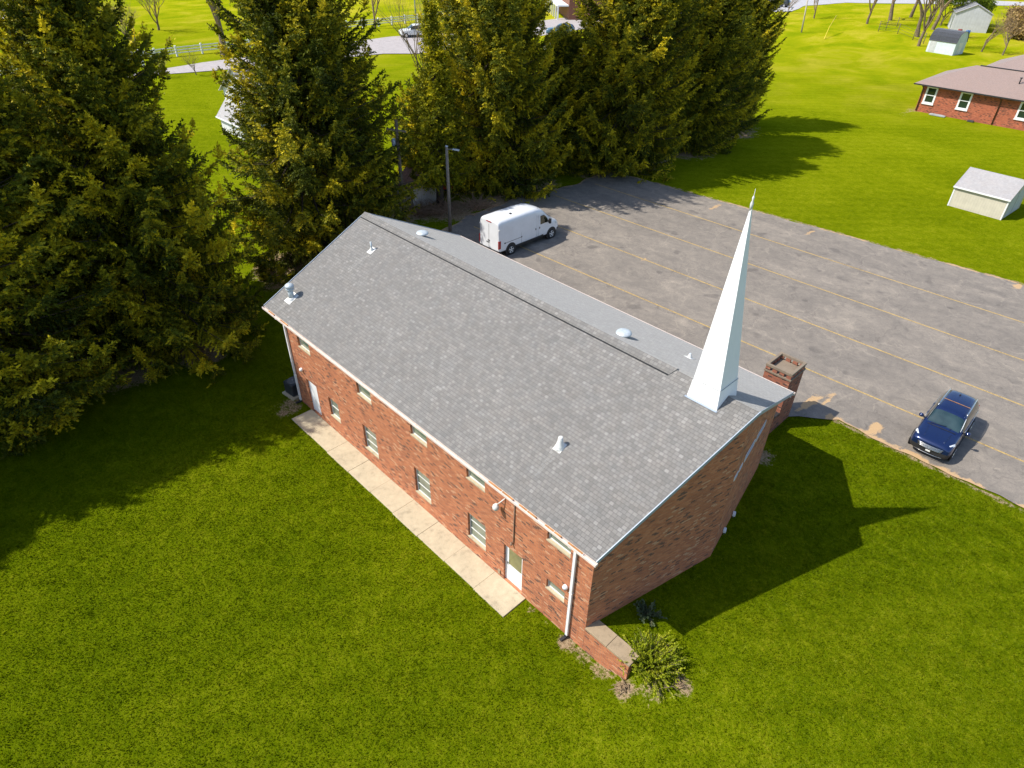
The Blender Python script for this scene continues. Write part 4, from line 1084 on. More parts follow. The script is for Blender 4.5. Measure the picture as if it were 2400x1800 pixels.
    me = np_mesh(name + '_crown', V_, q, mat or M_SPRUCE, False, np.repeat(T + rg.normal(size=len(T)) * .05, 2))
    tb = MB(); nseg = 9
    tb.tube([(0.05 * math.sin(k * 1.3), .05 * math.cos(k * 1.7), -.5 + (H + .3) * k / nseg) for k in range(nseg + 1)], [max(.03, (.028 * H * .8) * (1 - k / nseg) ** .8 + .02) for k in range(nseg + 1)], 10)
    tb.v += []; n0 = len(tb.v); tb.v += bark.v; tb.f += [tuple(i + n0 for i in f) for f in bark.f]; tb.sm += bark.sm
    return me, tb
class TreeKind:
    def __init__(s, name, crown, trunk_mb, bark=None):
        s.name = name; s.crown = crown
        o = trunk_mb.build('trunk', bark or M_BARK, None, uv=False); s.trunk = o.data; bpy.data.objects.remove(o)
    def place(s, x, y, z, sc, rz, label, cat, group=None, lean=0, objname=None):
        r = bpy.data.objects.new(objname or s.name, None); COL.objects.link(r); r.location = (x, y, z); r.rotation_euler = (lean, 0, rz)
        r.scale = sc if isinstance(sc, tuple) else (sc, sc, sc); tag(r, label, cat, group)
        for nm, me in (('trunk', s.trunk), ('crown', s.crown)):
            if me is None: continue
            c = bpy.data.objects.new(nm, me); COL.objects.link(c); c.parent = r
        return r
KA = TreeKind('spruce_tree', *spruce_mesh('a', 11, 22.5, 8.0, (1.0, .88)))
KB = TreeKind('spruce_tree', *spruce_mesh('b', 23, 22.0, 8.6, (1.0, .95), lobes=.34))
KC = TreeKind('spruce_tree', *spruce_mesh('c', 37, 20.0, 5.6, (.62, .52), lobes=.30))
KN = TreeKind('narrow_spruce', *spruce_mesh('n', 51, 15.0, 2.7, (.9, .9), z0=2.6, mat=M_SPRUCE_Y))
KJ = TreeKind('juniper_tree', *spruce_mesh('j', 77, 7.6, 2.5, (.75, .6), z0=.3, lobes=.4, hang=.2, dens=.9))
GS = 'big spruces along the edge of the lot'
for kd, x, y, sc, rz, lb in [
    (KA, -11.6, -2.7, (.95, .95, 1.0), .3, 'huge broad spruce left of the church, nearest the left lawn'),
    (KB, -15.2, 10.7, (1.02, 1.02, 1.0), 1.2, 'big spruce right behind the far left corner of the church roof'),
    (KA, -9.6, -18.6, (1, 1, .86), 1.6, 'spruce just beyond the left edge whose shadow crosses the lawn'),
    (KB, -9.0, -26.0, (1, 1, .88), 2.6, 'second spruce beyond the left edge casting the lowest lawn shadow'),
    (KC, -10.6, -10.8, (1.15, 1.15, .98), 2.4, 'spruce cut off by the left edge of the photo, shading the lawn'),
    (KB, -18.5, -6.5, (.8, .8, .80), 4.4, 'dark spruce top rising at the upper left edge behind the front one'),
    (KC, -15.2, 27.4, (1.06, 1.06, 1.15), 5.1, 'big spruce directly behind the white van and wooden lamp pole'),
    (KC, -14.2, 35.4, (.72, .72, .58), 3.3, 'shorter spruce wedged between the one behind the van and the dense clump'),
    (KC, -10.6, 40.2, (1.02, 1.02, 1.03), .8, 'spruce at the far left corner of the lot, left of the dense pair'),
    (KC, -10.2, 50.6, (.95, .95, .88), 2.9, 'middle spruce of the dense dark clump beyond the lot'),
    (KC, -11.8, 61.0, (.74, .74, .82), 3.7, 'rightmost spruce whose jagged shadow falls on the far lawn')]:
    kd.place(x, y, gzf(x, y) - .1, sc, rz, lb, 'spruce tree', GS)
KN.place(-14.4, 21.0, ZP, (.95, .95, 1.0), .5, 'slim yellow green spruce standing just left of the one behind the van', 'spruce tree')
KN.place(-19.5, 15.6, ZP, (1.15, 1.15, 1.12), 2.1, 'slim spruce peeking out behind the big one at the church corner', 'spruce tree')
KJ.place(-18.9, 22.4, ZP, (1, 1, 1.1), 1.0, 'small dark juniper between the two wooden poles', 'juniper')
KJ.place(-20.4, 17.4, ZP, (.9, .9, .85), 3.0, 'small yellowish juniper left of the taller wooden pole', 'juniper')
KJ.place(-14.8, 33.5, ZP, (1.15, 1.15, .95), 4.0, 'low bushy juniper filling the gap beyond the van', 'juniper')
KJ.place(-13.8, 4.9, gzf(-13.8, 4.9), (.22, .22, .22), 2.0, 'tiny evergreen seedling on the bare soil left of the roof corner', 'shrub')

# ------------------------------------------------------------------ bare deciduous trees
def bare_tree(seed, H, spread=.5, levels=5, r0=.16, forks=3, twist=.35, trunk_frac=.22, tips=None):
    r = random.Random(seed); trunk = MB(); cr = MB(); ends = []
    def grow(p, d, L_, rad, lv):
        mb = trunk if lv == 0 else cr; pts = [p]; n = 4 if lv < 3 else 3; dd = d.copy()
        for k in range(n):
            dd = (dd + Vector((r.gauss(0, 1), r.gauss(0, 1), r.gauss(0, .7))) * .10 + Vector((0, 0, .05))).normalized()
            pts.append(pts[-1] + dd * L_ / n)
        rr = [rad * (1 - .38 * k / n) for k in range(n + 1)]
        mb.tube(pts, rr, 8 if lv == 0 else 5 if lv < 3 else 3, cap=False)
        if lv >= levels: ends.append((pts[-1], dd)); return
        nf = forks + (1 if r.random() < .5 else 0) if lv else forks + 2
        for k in range(nf):
            a = r.uniform(0, 6.28); up = r.uniform(.4, 1)
            side = Vector((math.cos(a), math.sin(a), 0)); nd = (dd * up + side * spread * r.uniform(.6, 1.3) + Vector((0, 0, twist * .4))).normalized()
            t = r.uniform(.45, 1) if k else 1; i = min(n, max(1, int(round(t * n))))
            grow(pts[i], nd, L_ * r.uniform(.62, .92) * (1.35 if lv == 0 else 1), rr[i] * r.uniform(.56, .78), lv + 1)
    grow(Vector((0, 0, -.2)), Vector((r.gauss(0, .04), r.gauss(0, .04), 1)).normalized(), H * trunk_frac, r0, 0)
    return trunk, cr, ends
def bare_kind(name, *a, twig=None, bark=None, **k):
    t, c, e = bare_tree(*a, **k); o = c.build('crown', twig or M_TWIG, None, uv=False); me = o.data; bpy.data.objects.remove(o)
    return TreeKind(name, me, t, bark or M_BARK2)
B1 = bare_kind('bare_tree', 5, 9, .62, 5, .17)
B2 = bare_kind('bare_tree', 9, 14, .42, 5, .34, 3, .5, .26)
B3 = bare_kind('young_bare_tree', 14, 6, .5, 4, .09)
B4 = bare_kind('tall_bare_tree', 21, 12, .35, 5, .22, 3, .4, .34)
G1 = 'bare trees on the left field'
B1.place(-99.1, 26.6, ZP, 1.35, .4, 'bare spreading tree behind the white fence, nearest the left big spruce', 'tree', G1)
B1.place(-120, 37.5, ZP, 1.4, 2.2, 'farther bare tree in the upper left field', 'tree', G1)
B2.place(-87.0, 35.4, ZP, 1.7, 1.0, 'largest bare tree, many upright limbs beside the church corner spruce', 'tree', G1)
B3.place(-76.7, 26.7, ZP, .9, .3, 'young bare sapling at the road edge, nearer the white house', 'tree', 'saplings by the road')
B3.place(-77.8, 22.0, ZP, .8, 2.3, 'thin bare sapling at the road edge, farther from the white house', 'tree', 'saplings by the road')
B4.place(-44.1, 42.0, ZP, .9, 1.3, 'bare tree on the lawn seen in the gap left of the spruce behind the van', 'tree')
B4.place(-97, 71.0, ZP, 1.0, 2.6, 'bare tree by the far end of the white fence at the top', 'tree')
B4.place(-96, 88.0, ZP, .8, 4.0, 'thin bare tree by the white fence right of the metal pole', 'tree')
B4.place(-134, 12.0, ZP, 1.1, .7, 'bare tree beside the pale driveway in the upper left corner', 'tree')
B4.place(-128, 18.0, ZP, 1.0, 3.7, 'leafless tree right of the pale driveway in the upper left corner', 'tree')
G2 = 'trees on the upper right field'
B4.place(-36.1, 159.7, ZP, 1.2, .2, 'slim bare tree standing alone left of the wire fence', 'tree', G2)
B2.place(-35.0, 170.0, ZP, 1.35, 1.9, 'dark forked tree behind the end of the wire fence', 'tree', G2)
B2.place(-34.0, 179.7, ZP, 1.2, 4.4, 'forked tree farthest back at the top right field', 'tree', G2)
B4.place(-17.5, 137.7, ZP, 1.35, .4, 'brown bare tree directly left of the dark roofed white shed', 'tree', G2)
B2.place(-21.8, 149.3, ZP, 1.25, 2.7, 'thick leaning trunk behind the brown tree left of the dark roofed shed', 'tree', G2)
B2.place(-23.5, 163.0, ZP, 1.2, 5.4, 'multi stemmed tree left of the large pale barn', 'tree', G2)
B3.place(-7.8, 141.0, ZP, 1.8, 1.0, 'young bare tree just right of the dark roofed shed', 'tree', G2)
B3.place(-4.2, 140.0, ZP, 1.7, 3.3, 'pale stemmed young tree farthest right near the brown house roof', 'tree', G2)
B4.place(-47.8, 158.4, ZP, .75, 5.0, 'small bare tree right of the leaning pole at the top', 'tree', G2)
B3.place(-56.0, 161.5, ZP, 1.2, 1.4, 'little bare tree by the driveway at the top', 'tree', G2)
# leafy crowns: clumps of fresh leaves on real limbs
def leafy(seed, H, mat, n_leaf=26, size=.28, **k):
    t, c, ends = bare_tree(seed, H, **k); rg = np.random.default_rng(seed)
    E = np.array([tuple(p) for p, d in ends]); m = len(E)
    P = np.repeat(E, n_leaf, 0) + rg.normal(size=(m * n_leaf, 3)) * .38
    D = rg.normal(size=P.shape); D /= np.linalg.norm(D, axis=1, keepdims=True)
    V_ = needles(P, D, np.full((len(P), 1), 1.0), rg, size * .33, size)
    n0 = len(V_)
    me = np_mesh('leaves', V_, np.arange(n0).reshape(-1, 4), mat, False, np.repeat(np.clip(rg.normal(.5, .2, len(P)), 0, 1), 2))
    t.v += []; k0 = len(t.v); t.v += c.v; t.f += [tuple(i + k0 for i in f) for f in c.f]; t.sm += c.sm
    return TreeKind('leafy_tree', me, t, M_BARK2)
LG = leafy(61, 9, M_LEAFG, 22, .24, spread=.6, levels=4, r0=.16)
LG.place(-24.5, 171, ZP, 1.2, .3, 'bright green leafy tree behind the bare trunks at top right', 'tree')
LG.place(-19.5, 176, ZP, .9, 2.0, 'green bushy tree tucked beside the pale barn', 'tree')
LS = leafy(67, 5, M_STRAW, 60, .22, spread=.7, levels=4, r0=.08, trunk_frac=.12)
for x, y, s_, a, lb in ((-7, 163, 2.1, .3, 'straw coloured shrub right of the pale barn'), (-1, 168, 2.4, 1.5, 'orange brown shrub at the top right corner'), (-11, 176, 1.6, 2.5, 'tall tan shrub behind the pale barn')):
    LS.place(x, y, ZP, s_, a, lb, 'shrub', objname='dry_shrub')
# dry brush piles between the poles
def brush(seed, n, L_, mat_):
    r = random.Random(seed); b = MB()
    for i in range(n):
        p = Vector((r.gauss(0, .35 * L_), r.gauss(0, .35 * L_), 0)); a = r.uniform(0, 6.28); d = Vector((math.cos(a), math.sin(a), r.uniform(.15, .9))).normalized(); l_ = L_ * r.uniform(.5, 1.1)
        m_ = p + d * l_ * .5 + Vector((0, 0, .1)); e = p + d * l_ + Vector((r.gauss(0, .2), r.gauss(0, .2), -.05))
        b.tube([p, m_, e], [.028, .018, .007], 4, cap=False)
        for k in range(3):
            q_ = m_.lerp(e, r.random()); dd = (d + Vector((r.gauss(0, .6), r.gauss(0, .6), r.gauss(0, .4)))).normalized(); b.tube([q_, q_ + dd * l_ * .35], [.011, .004], 3, cap=False)
    return b
for i, (x, y, n, l_, lb) in enumerate([(-13.3, 20.4, 90, 1.5, 'brown heap of cut branches right of the small shed'), (-14.2, 19.0, 90, 1.4, 'dry brush pile between the two poles in front of the small shed'), (-12.0, 22.8, 80, 1.6, 'dead brush under the spruce behind the van'), (-9.6, 41.5, 90, 2.0, 'bare dead branches under the spruces at the lot corner')]):
    o = brush(i, n, l_, None).build('brush_pile', M_TWIGR if i % 2 else M_STRAWB, None, uv=False) if False else brush(i, n, l_, None).build('brush_pile', M_TWIGR, None, uv=False)
    o.location = (x, y, ZP - .02); tag(o, lb, 'brush pile', 'brush piles by the lot')

# ------------------------------------------------------------------ spiky shrub by the retaining wall
def spiky_shrub(seed, n, L_, mat_, spread=1.0):
    rg = np.random.default_rng(seed); P, D, S, T = [], [], [], []; st = MB()
    for i in range(n):
        az = rg.uniform(0, 6.28); el = np.arccos(rg.uniform(.0, .95)); l_ = L_ * rg.uniform(.65, 1.1) * (.8 + .25 * np.sin(el))
        d = np.array([np.cos(az) * np.sin(el) * spread, np.sin(az) * np.sin(el) * spread, np.cos(el) * .9]); d /= np.linalg.norm(d)
        m = 34; w = np.linspace(.10, 1, m)[:, None]; bend = rg.normal(size=3) * .16
        pts = d * w * l_ + bend * w ** 2 * l_ + np.array([0, 0, .14]) * w ** 2 * l_
        dd = np.gradient(pts, axis=0); dd /= np.linalg.norm(dd, axis=1, keepdims=True)
        bt = np.clip(rg.normal(.5, .2), 0, 1)
        k0 = 5; P.append(pts[k0:]); D.append(dd[k0:]); S.append(np.full(m - k0, .60)); T.append(np.full(m - k0, bt))
        st.tube([tuple(pts[0]), tuple(pts[m // 2]), tuple(pts[-2])], [.014, .010, .005], 4, cap=False)
        for j in range(2):
            i0 = rg.integers(6, m - 3); sd_ = dd[i0] + rg.normal(size=3) * .55; sd_ /= np.linalg.norm(sd_); sl = l_ * rg.uniform(.2, .4); mm = 12
            ww = np.linspace(0, 1, mm)[:, None]; p2 = pts[i0] + sd_ * ww * sl + np.array([0, 0, .1]) * ww ** 2 * sl
            P.append(p2); D.append(np.tile(sd_, (mm, 1))); S.append(np.full(mm, .58)); T.append(np.full(mm, bt + .05))
    P = np.concatenate(P); D = np.concatenate(D); S = np.concatenate(S)[:, None]; T = np.concatenate(T)
    V_ = needles(P, D, S, rg, .034, .095)
    return np_mesh('foliage', V_, np.arange(len(V_)).reshape(-1, 4), mat_, False, np.repeat(T, 2)), st
def shrub(x, y, z, seed, n, L_, mat_, label, spread=1.0, name='spiky_shrub'):
    r = empty(name, (x, y, z), 0, label, 'shrub'); me, st = spiky_shrub(seed, n, L_, mat_, spread)
    o = bpy.data.objects.new('foliage', me); COL.objects.link(o); o.parent = r; st.build('stems', M_BARK2, r, uv=False)
shrub(22.0, .80, gzf(22.0, .80) - .05, 5, 280, .90, M_BUSH, 'big spiky yellow green shrub at the end of the retaining wall')
shrub(20.85, 2.05, gzf(20.85, 2.05) - .03, 8, 34, .50, leaf_mat('dark_shrub_foliage', (.05, .08, .03), (.10, .14, .07), (.2, .24, .12)), 'small dull green tuft shaded behind the spiky shrub', .8, 'grass_tuft')
q = brush(44, 10, .35, None).build('dry_clippings', M_TWIG, None, uv=False); q.location = (23.1, .95, gzf(23.1, .95)); tag(q, 'dry dead twigs at the outer foot of the spiky shrub', 'twigs')
q = brush(45, 14, .22, None).build('dry_clippings', M_TWIG, None, uv=False); q.location = (21.75, -.25, gzf(21.75, -.25)); tag(q, 'dry grass clump at the end of the brick retaining wall', 'twigs')

# ------------------------------------------------------------------ poles
def pole(name, x, y, h, r, m, label, cat='pole', lean=(0, 0)):
    o = empty(name, (x, y, ZP - .05), 0, label, cat); q = MB(); q.tube([(0, 0, -.3), (lean[0] * .5, lean[1] * .5, h * .5), (lean[0], lean[1], h)], [r, r * .88, r * .72], 10); q.build('post', m, o); return o
p = pole('lamp_pole', -9.75, 18.25, 6.45, .135, M_POLE, 'wooden lamp pole with flat light head at the lot edge beside the van', 'lamp pole')
q = MB(); q.obox((0, 0, 6.25), (.42, .42, 6.28), .05, .05); q.build('arm', M_GREYM, p)
q = MB(); q.obox((.30, .30, 6.27), (.66, .62, 6.20), .26, .07); q.build('lamp_head', M_PIPE, p, bevel=.02)
q = MB(); q.lathe((0, 0, 6.42), [(.11, 0), (.12, .04), (.06, .1)], 10); q.build('cap', M_ALU, p)
q = MB(); q.tube([(.06, -.13, .2), (.05, -.12, 3.4), (.05, -.11, 6.2)], .02, 5); q.build('conduit', M_GREYM, p)
p = pole('utility_pole', -12.65, 16.15, 8.0, .15, simple('dark_pole_wood', (.14, .11, .08), .9, var=.3, nscale=5), 'taller dark wooden utility pole left of the lamp pole', 'utility pole', (-.15, .1))
q = MB(); q.lathe((-.35, -.1, 6.2), [(.14, 0), (.16, .05), (.16, .42), (.10, .5)], 12); q.build('transformer', M_ALU, p)
q = MB(); q.obox((-.9, -.25, 7.3), (.6, .35, 7.3), .09, .1); q.build('crossarm', M_POLE, p)
pole('utility_pole', -39.66, 135.9, 7.2, .16, simple('pale_pole_wood', (.42, .38, .30), .8, var=.2), 'pale leaning pole alone on the far lawn at the top', 'utility pole', (-.7, .5))
pole('metal_pole', -95.5, 80.0, 12, .14, M_ALU, 'slim pale metal pole by the white fence at the top', 'pole')

# ------------------------------------------------------------------ sheds
def gable_box(root, x0, y0, x1, y1, z, hw, hr, axis_x, wallm, roofm, over=.15, curve=0, trim=None):
    """shed or house body; ridge along x if axis_x"""
    q = MB(); zb = z - .4
    def P(a, b, c): return (a, b, c) if axis_x else (b, a, c)
    if axis_x: a0, a1, b0, b1 = x0, x1, y0, y1
    else: a0, a1, b0, b1 = y0, y1, x0, x1
    bm_ = (b0 + b1) / 2; half = (b1 - b0) / 2
    if curve: prof = [(0, hw), (.10, hw + (hr - hw) * .42), (.30, hw + (hr - hw) * .74), (.6, hw + (hr - hw) * .94), (1, hr)]
    else: prof = [(0, hw), (1, hr)]
    gp = [(b0 + half * t, h) for t, h in prof] + [(b1 - half * t, h) for t, h in reversed(prof[:-1])]
    for a, flip in ((a0, axis_x), (a1, not axis_x)):
        f = [P(a, b0, zb), P(a, b1, zb)] + [P(a, b, z + h - .012) for b, h in reversed(gp)]
        q.face(f if not flip else f[::-1])
    for b, flip in ((b0, not axis_x), (b1, axis_x)):
        f = [P(a0, b, zb), P(a1, b, zb), P(a1, b, z + hw - .012), P(a0, b, z + hw - .012)]
        q.face(f if not flip else f[::-1])
    q.build('wall', wallm, root)
    r = MB(); th = .07
    s0 = (prof[1][1] - hw) / (half * prof[1][0]) if not curve else .8
    ext = [(b0 - over, hw - over * s0)] + gp + [(b1 + over, hw - over * s0)]
    for (ba, ha), (bb, hb_) in zip(ext, ext[1:]):
        up = [P(a0 - over, ba, z + ha + .03), P(a1 + over, ba, z + ha + .03), P(a1 + over, bb, z + hb_ + .03), P(a0 - over, bb, z + hb_ + .03)]
        r.face(up if axis_x else up[::-1]); dn = [(p_[0], p_[1], p_[2] - th) for p_ in up]; r.face(dn[::-1] if axis_x else dn)
        for i, j in ((1, 2), (3, 0)): r.face([up[i], up[j], dn[j], dn[i]])
    for e in (0, -1):
        b_, h_ = ext[e]; r.face([P(a0 - over, b_, z + h_ + .03), P(a1 + over, b_, z + h_ + .03), P(a1 + over, b_, z + h_ + .03 - th), P(a0 - over, b_, z + h_ + .03 - th)])
    ro = r.build('roof', roofm, root)
    if trim:
        for e_, s_ in ((0, -1), (-1, 1)):
            t = MB(); b_, h_ = ext[e_]; t.obox(P(a0 - over, b_ + .03 * s_, z + h_ - .02), P(a1 + over, b_ + .03 * s_, z + h_ - .02), .07, .11); t.build('eave_trim', trim, ro)
    return ro
sh = empty('garden_shed', (0, 0, 0), 0, 'beige board shed with light grey shingle roof on the right lawn', 'shed')
sh.location = (14.38, 53.45, 0); sh.rotation_euler = (0, 0, math.radians(-3.5))
gable_box(sh, 0, 0, 4.12, 4.3, ZP, 1.72, 2.82, True, siding_mat('beige_siding', (.62, .57, .47), 0, .2), M_SHING3, .10, 0, M_WHITE)
q = MB(); q.box(4.123, .5, ZP + .05, 4.15, 1.9, ZP + 1.9); q.box(4.123, 2.1, ZP + .05, 4.15, 3.6, ZP + 1.9); q.build('door', siding_mat('shed_door_siding', (.55, .58, .58), 0, .2), sh)
q = MB(); q.box(-.03, -.03, ZP, .07, -.002, ZP + 1.62); q.box(4.05, -.03, ZP, 4.15, -.002, ZP + 1.62); q.build('corner_board', M_WHITE, sh)
wsx = empty('barn_shed', (-14.6, 132.9, 0), math.radians(-9), 'small white barn shaped shed with dark charcoal roof at top right', 'shed')
gable_box(wsx, 0, 0, 4.7, 3.6, ZP, 2.0, 3.65, True, siding_mat('weathered_white_siding', (.62, .70, .74), 0, .25), M_SHING4, .10, 1, None)
q = MB(); q.box(.3, -.03, ZP + .1, 1.4, -.003, ZP + 1.9); q.build('door', simple('faded_grey_door', (.45, .46, .48), .7), wsx)
q = MB(); q.box(4.703, 1.2, ZP + .1, 4.73, 2.4, ZP + 1.9); q.build('door', M_WHITE_D, wsx)
for i, (dx, c, lb) in enumerate(((5.0, (.45, .10, .07), 'red barrel behind the dark roofed white shed'), (6.3, (.08, .22, .48), 'blue barrel behind the dark roofed white shed'))):
    q = MB(); q.lathe((0, 0, 0), [(.4, 0), (.42, .1), (.40, .5), (.42, .9), (.40, 1.3), (.3, 1.35)], 14); o = q.build('barrel', simple('barrel_paint' + str(i), c, .4), None)
    o.location = ((-16.6, -15.0)[i], (156.8, 156.4)[i], ZP); tag(o, lb, 'barrel')
# pale barn behind
bn = empty('pale_barn', (-20.4, 164.3, 0), math.radians(22), 'large pale grey barn with brown board side at top right', 'barn')
gable_box(bn, 0, 0, 6.6, 7.5, ZP, 3.4, 5.0, False, siding_mat('pale_barn_siding', (.55, .56, .62), 0, .5), M_SHING3, .2)
q = MB(); q.box(6.603, .3, ZP, 6.64, 7.2, ZP + 3.0); q.build('board_siding', siding_mat('brown_boards', (.28, .19, .12), 0, .3), bn)
# utility shed between the poles
us = empty('utility_shed', (-17.3, 18.75, 0), math.radians(4), 'small whitewashed shed with rusty brown roof behind the dark pole', 'shed')
gable_box(us, 0, 0, 2.1, 3.0, ZP, 1.75, 2.75, True, concrete_mat('whitewashed_block', (.60, .55, .49)), M_SHING5, .12)
q = MB(); q.box(-1.1, .3, ZP - .2, -.12, 1.5, ZP + 1.3); q.build('side_locker', M_GREYM, us)
gl = MB(); gl.box(0, 0, 0, .9, .04, 1.6)

# ------------------------------------------------------------------ brick ranch house at right
hz = ZP
rh = empty('ranch_house', (0, 0, 0), 0, 'low red brick house with brown hip roof at the right edge', 'house')
q = MB(); X0, X1, Y0, Y1 = .15, 27.0, 86.0, 96.2; EV = 4.42
HW = [(.72, 1.88, 2.36, 4.16), (4.56, 5.74, 2.38, 4.18), (10.85, 12.0, 2.42, 4.16), (15.5, 16.7, 2.4, 4.16)]
wall_with_holes(q, (0, Y0, 0), (1, 0, 0), X0, X1, hz - .5, EV - .1, HW, .12, (0, -1, 0))
wall_with_holes(q, (X0, Y1, 0), (0, -1, 0), 0, Y1 - Y0, hz - .5, EV - .1, [], .1, (-1, 0, 0))
q.face([(X1, Y0, hz - .5), (X1, Y1, hz - .5), (X1, Y1, EV - .1), (X1, Y0, EV - .1)]); q.face([(X1, Y1, hz - .5), (X0, Y1, hz - .5), (X0, Y1, EV - .1), (X1, Y1, EV - .1)])
q.build('brick_wall', M_BRICK2, rh)
for a, c, z0, z1 in HW:
    f = MB(); t = .13
    f.box(a - .06, Y0 - .05, z0 - .04, a + t, Y0 + .05, z1 + .03); f.box(c - t, Y0 - .05, z0 - .04, c + .06, Y0 + .05, z1 + .03)
    f.box(a + t, Y0 - .05, z0 - .10, c - t, Y0 + .05, z0 + t - .02); f.box(a + t, Y0 - .05, z1 - t + .03, c - t, Y0 + .05, z1 + .03); f.box(a + t, Y0 - .03, (z0 + z1) / 2 - .04, c - t, Y0 + .04, (z0 + z1) / 2 + .04)
    f.box(a - .1, Y0 - .12, z0 - .16, c + .1, Y0 - .052, z0 - .05)
    w = f.build('window', M_WHITE, rh); g = MB(); g.box(a + .02, Y0 + .06, z0, c - .02, Y0 + .07, z1); g.build('pane', M_GLASSD, w)
def hip(mb, x0, x1, y0, y1, ze, zr, run):
    ym = (y0 + y1) / 2; a, b, c, d = (x0, y0, ze), (x1, y0, ze), (x1, y1, ze), (x0, y1, ze); e, f = (x0 + run, ym, zr), (x1 - run, ym, zr)
    mb.face([a, b, f, e]); mb.face([c, d, e, f]); mb.face([d, a, e]); mb.face([b, c, f]); mb.face([d, c, b, a])
q = MB(); hip(q, X0 - .95, X1 + .9, Y0 - .6, Y1 + .6, EV, 6.42, 4.6)
ro = q.build('roof', M_SHING2, rh)
q = MB(); hip(q, 1.6, 26.0, 94.0, 112.5, EV - .02, 7.1, 5.5); q.build('rear_roof', M_SHING2, rh)
q = MB(); wall_with_holes(q, (2.4, 111.8, 0), (0, -1, 0), 0, 15.4, hz - .5, EV - .1, [], .1, (-1, 0, 0)); q.build('rear_wall', M_BRICK2, rh)
q = MB(); q.box(X0 - .98, Y0 - .70, EV - .12, X1 + .9, Y0 - .605, EV + .02); q.build('gutter', M_DARK, ro)
q = MB(); q.obox((4.2, 91.1, 6.47), (22, 91.1, 6.47), .18, .08); q.build('ridge_vent', M_DARK, ro)
for x, y, h in ((9.35, 88.5, .55), (13, 89, .5)):
    q = MB(); q.lathe((x, y, 5.55), [(.07, 0), (.07, h)], 8); q.lathe((x, y, 5.55 + h), [(.13, 0), (.13, .1)], 8); q.build('vent_pipe', M_DARK, ro)
for x in (.30, 8.85):
    q = MB(); q.tube([(x - .1, Y0 - .62, EV - .1), (x, Y0 - .12, EV - .5), (x, Y0 - .10, hz + .05)], .06, 6); q.build('downspout', simple('brown_downspout' + str(x), (.07, .04, .03), .6), rh)
for x, y, w_, lb, c in ((3.0, 85.4, .9, 'grey splash block by the brick house foundation', (.35, .37, .38)), (6.7, 85.6, .35, 'small dark meter box at the foot of the brick house', (.05, .05, .05))):
    q = MB(); q.box(-w_, -.22, -.02, w_, .22, .12); q.box(-w_ * .8, -.15, .12, w_ * .8, .15, .16); o = q.build('splash_block', simple('block' + str(x), c, .8), None, bevel=.02); o.location = (x, y, ZP); tag(o, lb, 'block')

# ------------------------------------------------------------------ white house at left behind the spruces
wh = empty('farm_house', (-46.6, 19.6, 0), math.radians(0), 'white gabled house with grey roof half hidden behind the church corner spruce', 'house')
gable_box(wh, -3.9, 0, 3.9, 9, ZP, 3.5, 6.1, False, siding_mat('white_lap_siding', (.72, .73, .75), 1, .2), M_SHING3, .35, 0, M_WHITE)
gable_box(wh, -.9, -2.2, 4.2, -.05, ZP, 1.7, 2.9, True, siding_mat('white_lap_siding_porch', (.70, .71, .73), 1, .2), M_SHING3, .3, 0, M_WHITE)
for x, z in ((-1.6, 3.0), (1.6, 3.0), (0, 5.2)):
    q = MB(); q.box(x - .4, -.03, z, x + .4, -.004, z + 1.0); w = q.build('window', M_GLASSD, wh)
    q = MB(); q.box(x - .5, -.05, z - .1, x + .5, -.031, z); q.box(x - .5, -.05, z + 1.0, x + .5, -.031, z + 1.1); q.build('frame', M_WHITE, w)
# brown building at the very top
bb = empty('brown_building', (-88, 116, 0), math.radians(-38), 'brown two storey building with white windows at the top between two spruces', 'building')
gable_box(bb, -9, 0, 9, 10, ZP, 7.0, 9.5, True, simple('brown_render', (.20, .085, .05), .8), M_SHING5, .4)
for i in range(6):
    x = -8 + i * 3.0
    q = MB(); q.box(x, -.05, 3.8 + ZP, x + 1.1, -.004, 5.6 + ZP); w = q.build('window', M_WHITE, bb); q = MB(); q.box(x + .15, -.07, 4.0 + ZP, x + .95, -.052, 5.4 + ZP); q.build('pane', M_ALU, w)
q = MB(); q.box(-9, -2.6, 2.6 + ZP, 9, -.1, 2.85 + ZP)
for i in range(7): q.box(-9 + i * 2.95, -2.55, ZP, -8.7 + i * 2.95, -2.25, 2.6 + ZP)
q.build('porch', M_WHITE, bb)
# fences
def rail_fence(pts, label, sp=4.0, h=1.35):
    r = empty('rail_fence', (pts[0][0], pts[0][1], ZP), 0, label, 'fence'); o = Vector((pts[0][0], pts[0][1], 0)); rl = MB(); n = 0
    for (a, b) in zip(pts, pts[1:]):
        a = Vector((a[0], a[1], 0)) - o; b = Vector((b[0], b[1], 0)) - o; k = max(1, round((b - a).length / sp))
        for i in range(k + (1 if b + o == Vector((pts[-1][0], pts[-1][1], 0)) else 0)):
            p_ = a.lerp(b, i / k); q = MB(); q.box(p_.x - .11, p_.y - .11, -.2, p_.x + .11, p_.y + .11, h + .15); q.box(p_.x - .14, p_.y - .14, h + .15, p_.x + .14, p_.y + .14, h + .2); q.build('post', M_WHITE, r)
        for z in (.5, .9, 1.28): rl.obox(a + Vector((0, 0, z)), b + Vector((0, 0, z)), .06, .16)
    rl.build('rails', M_WHITE, r); return r
rail_fence([(-90.5, -6), (-91.3, 20), (-91.9, 30), (-91.2, 46)], 'white three rail fence behind the road on the left field')
rail_fence([(-99.0, 62), (-98.7, 73), (-98.9, 83), (-99.9, 98)], 'white rail fence at the top beyond the driveway')
q = MB(); q.box(-.15, -.15, -.2, .15, .15, 2.4); q.box(-.2, -.2, 2.4, .2, .2, 2.5); q.box(-.08, .15, 1.9, .08, .9, 2.05); o = q.build('sign_post', M_WHITE, None); o.location = (-86.2, 22.9, ZP); tag(o, 'tall white post standing at the roadside in front of the rail fence', 'post')
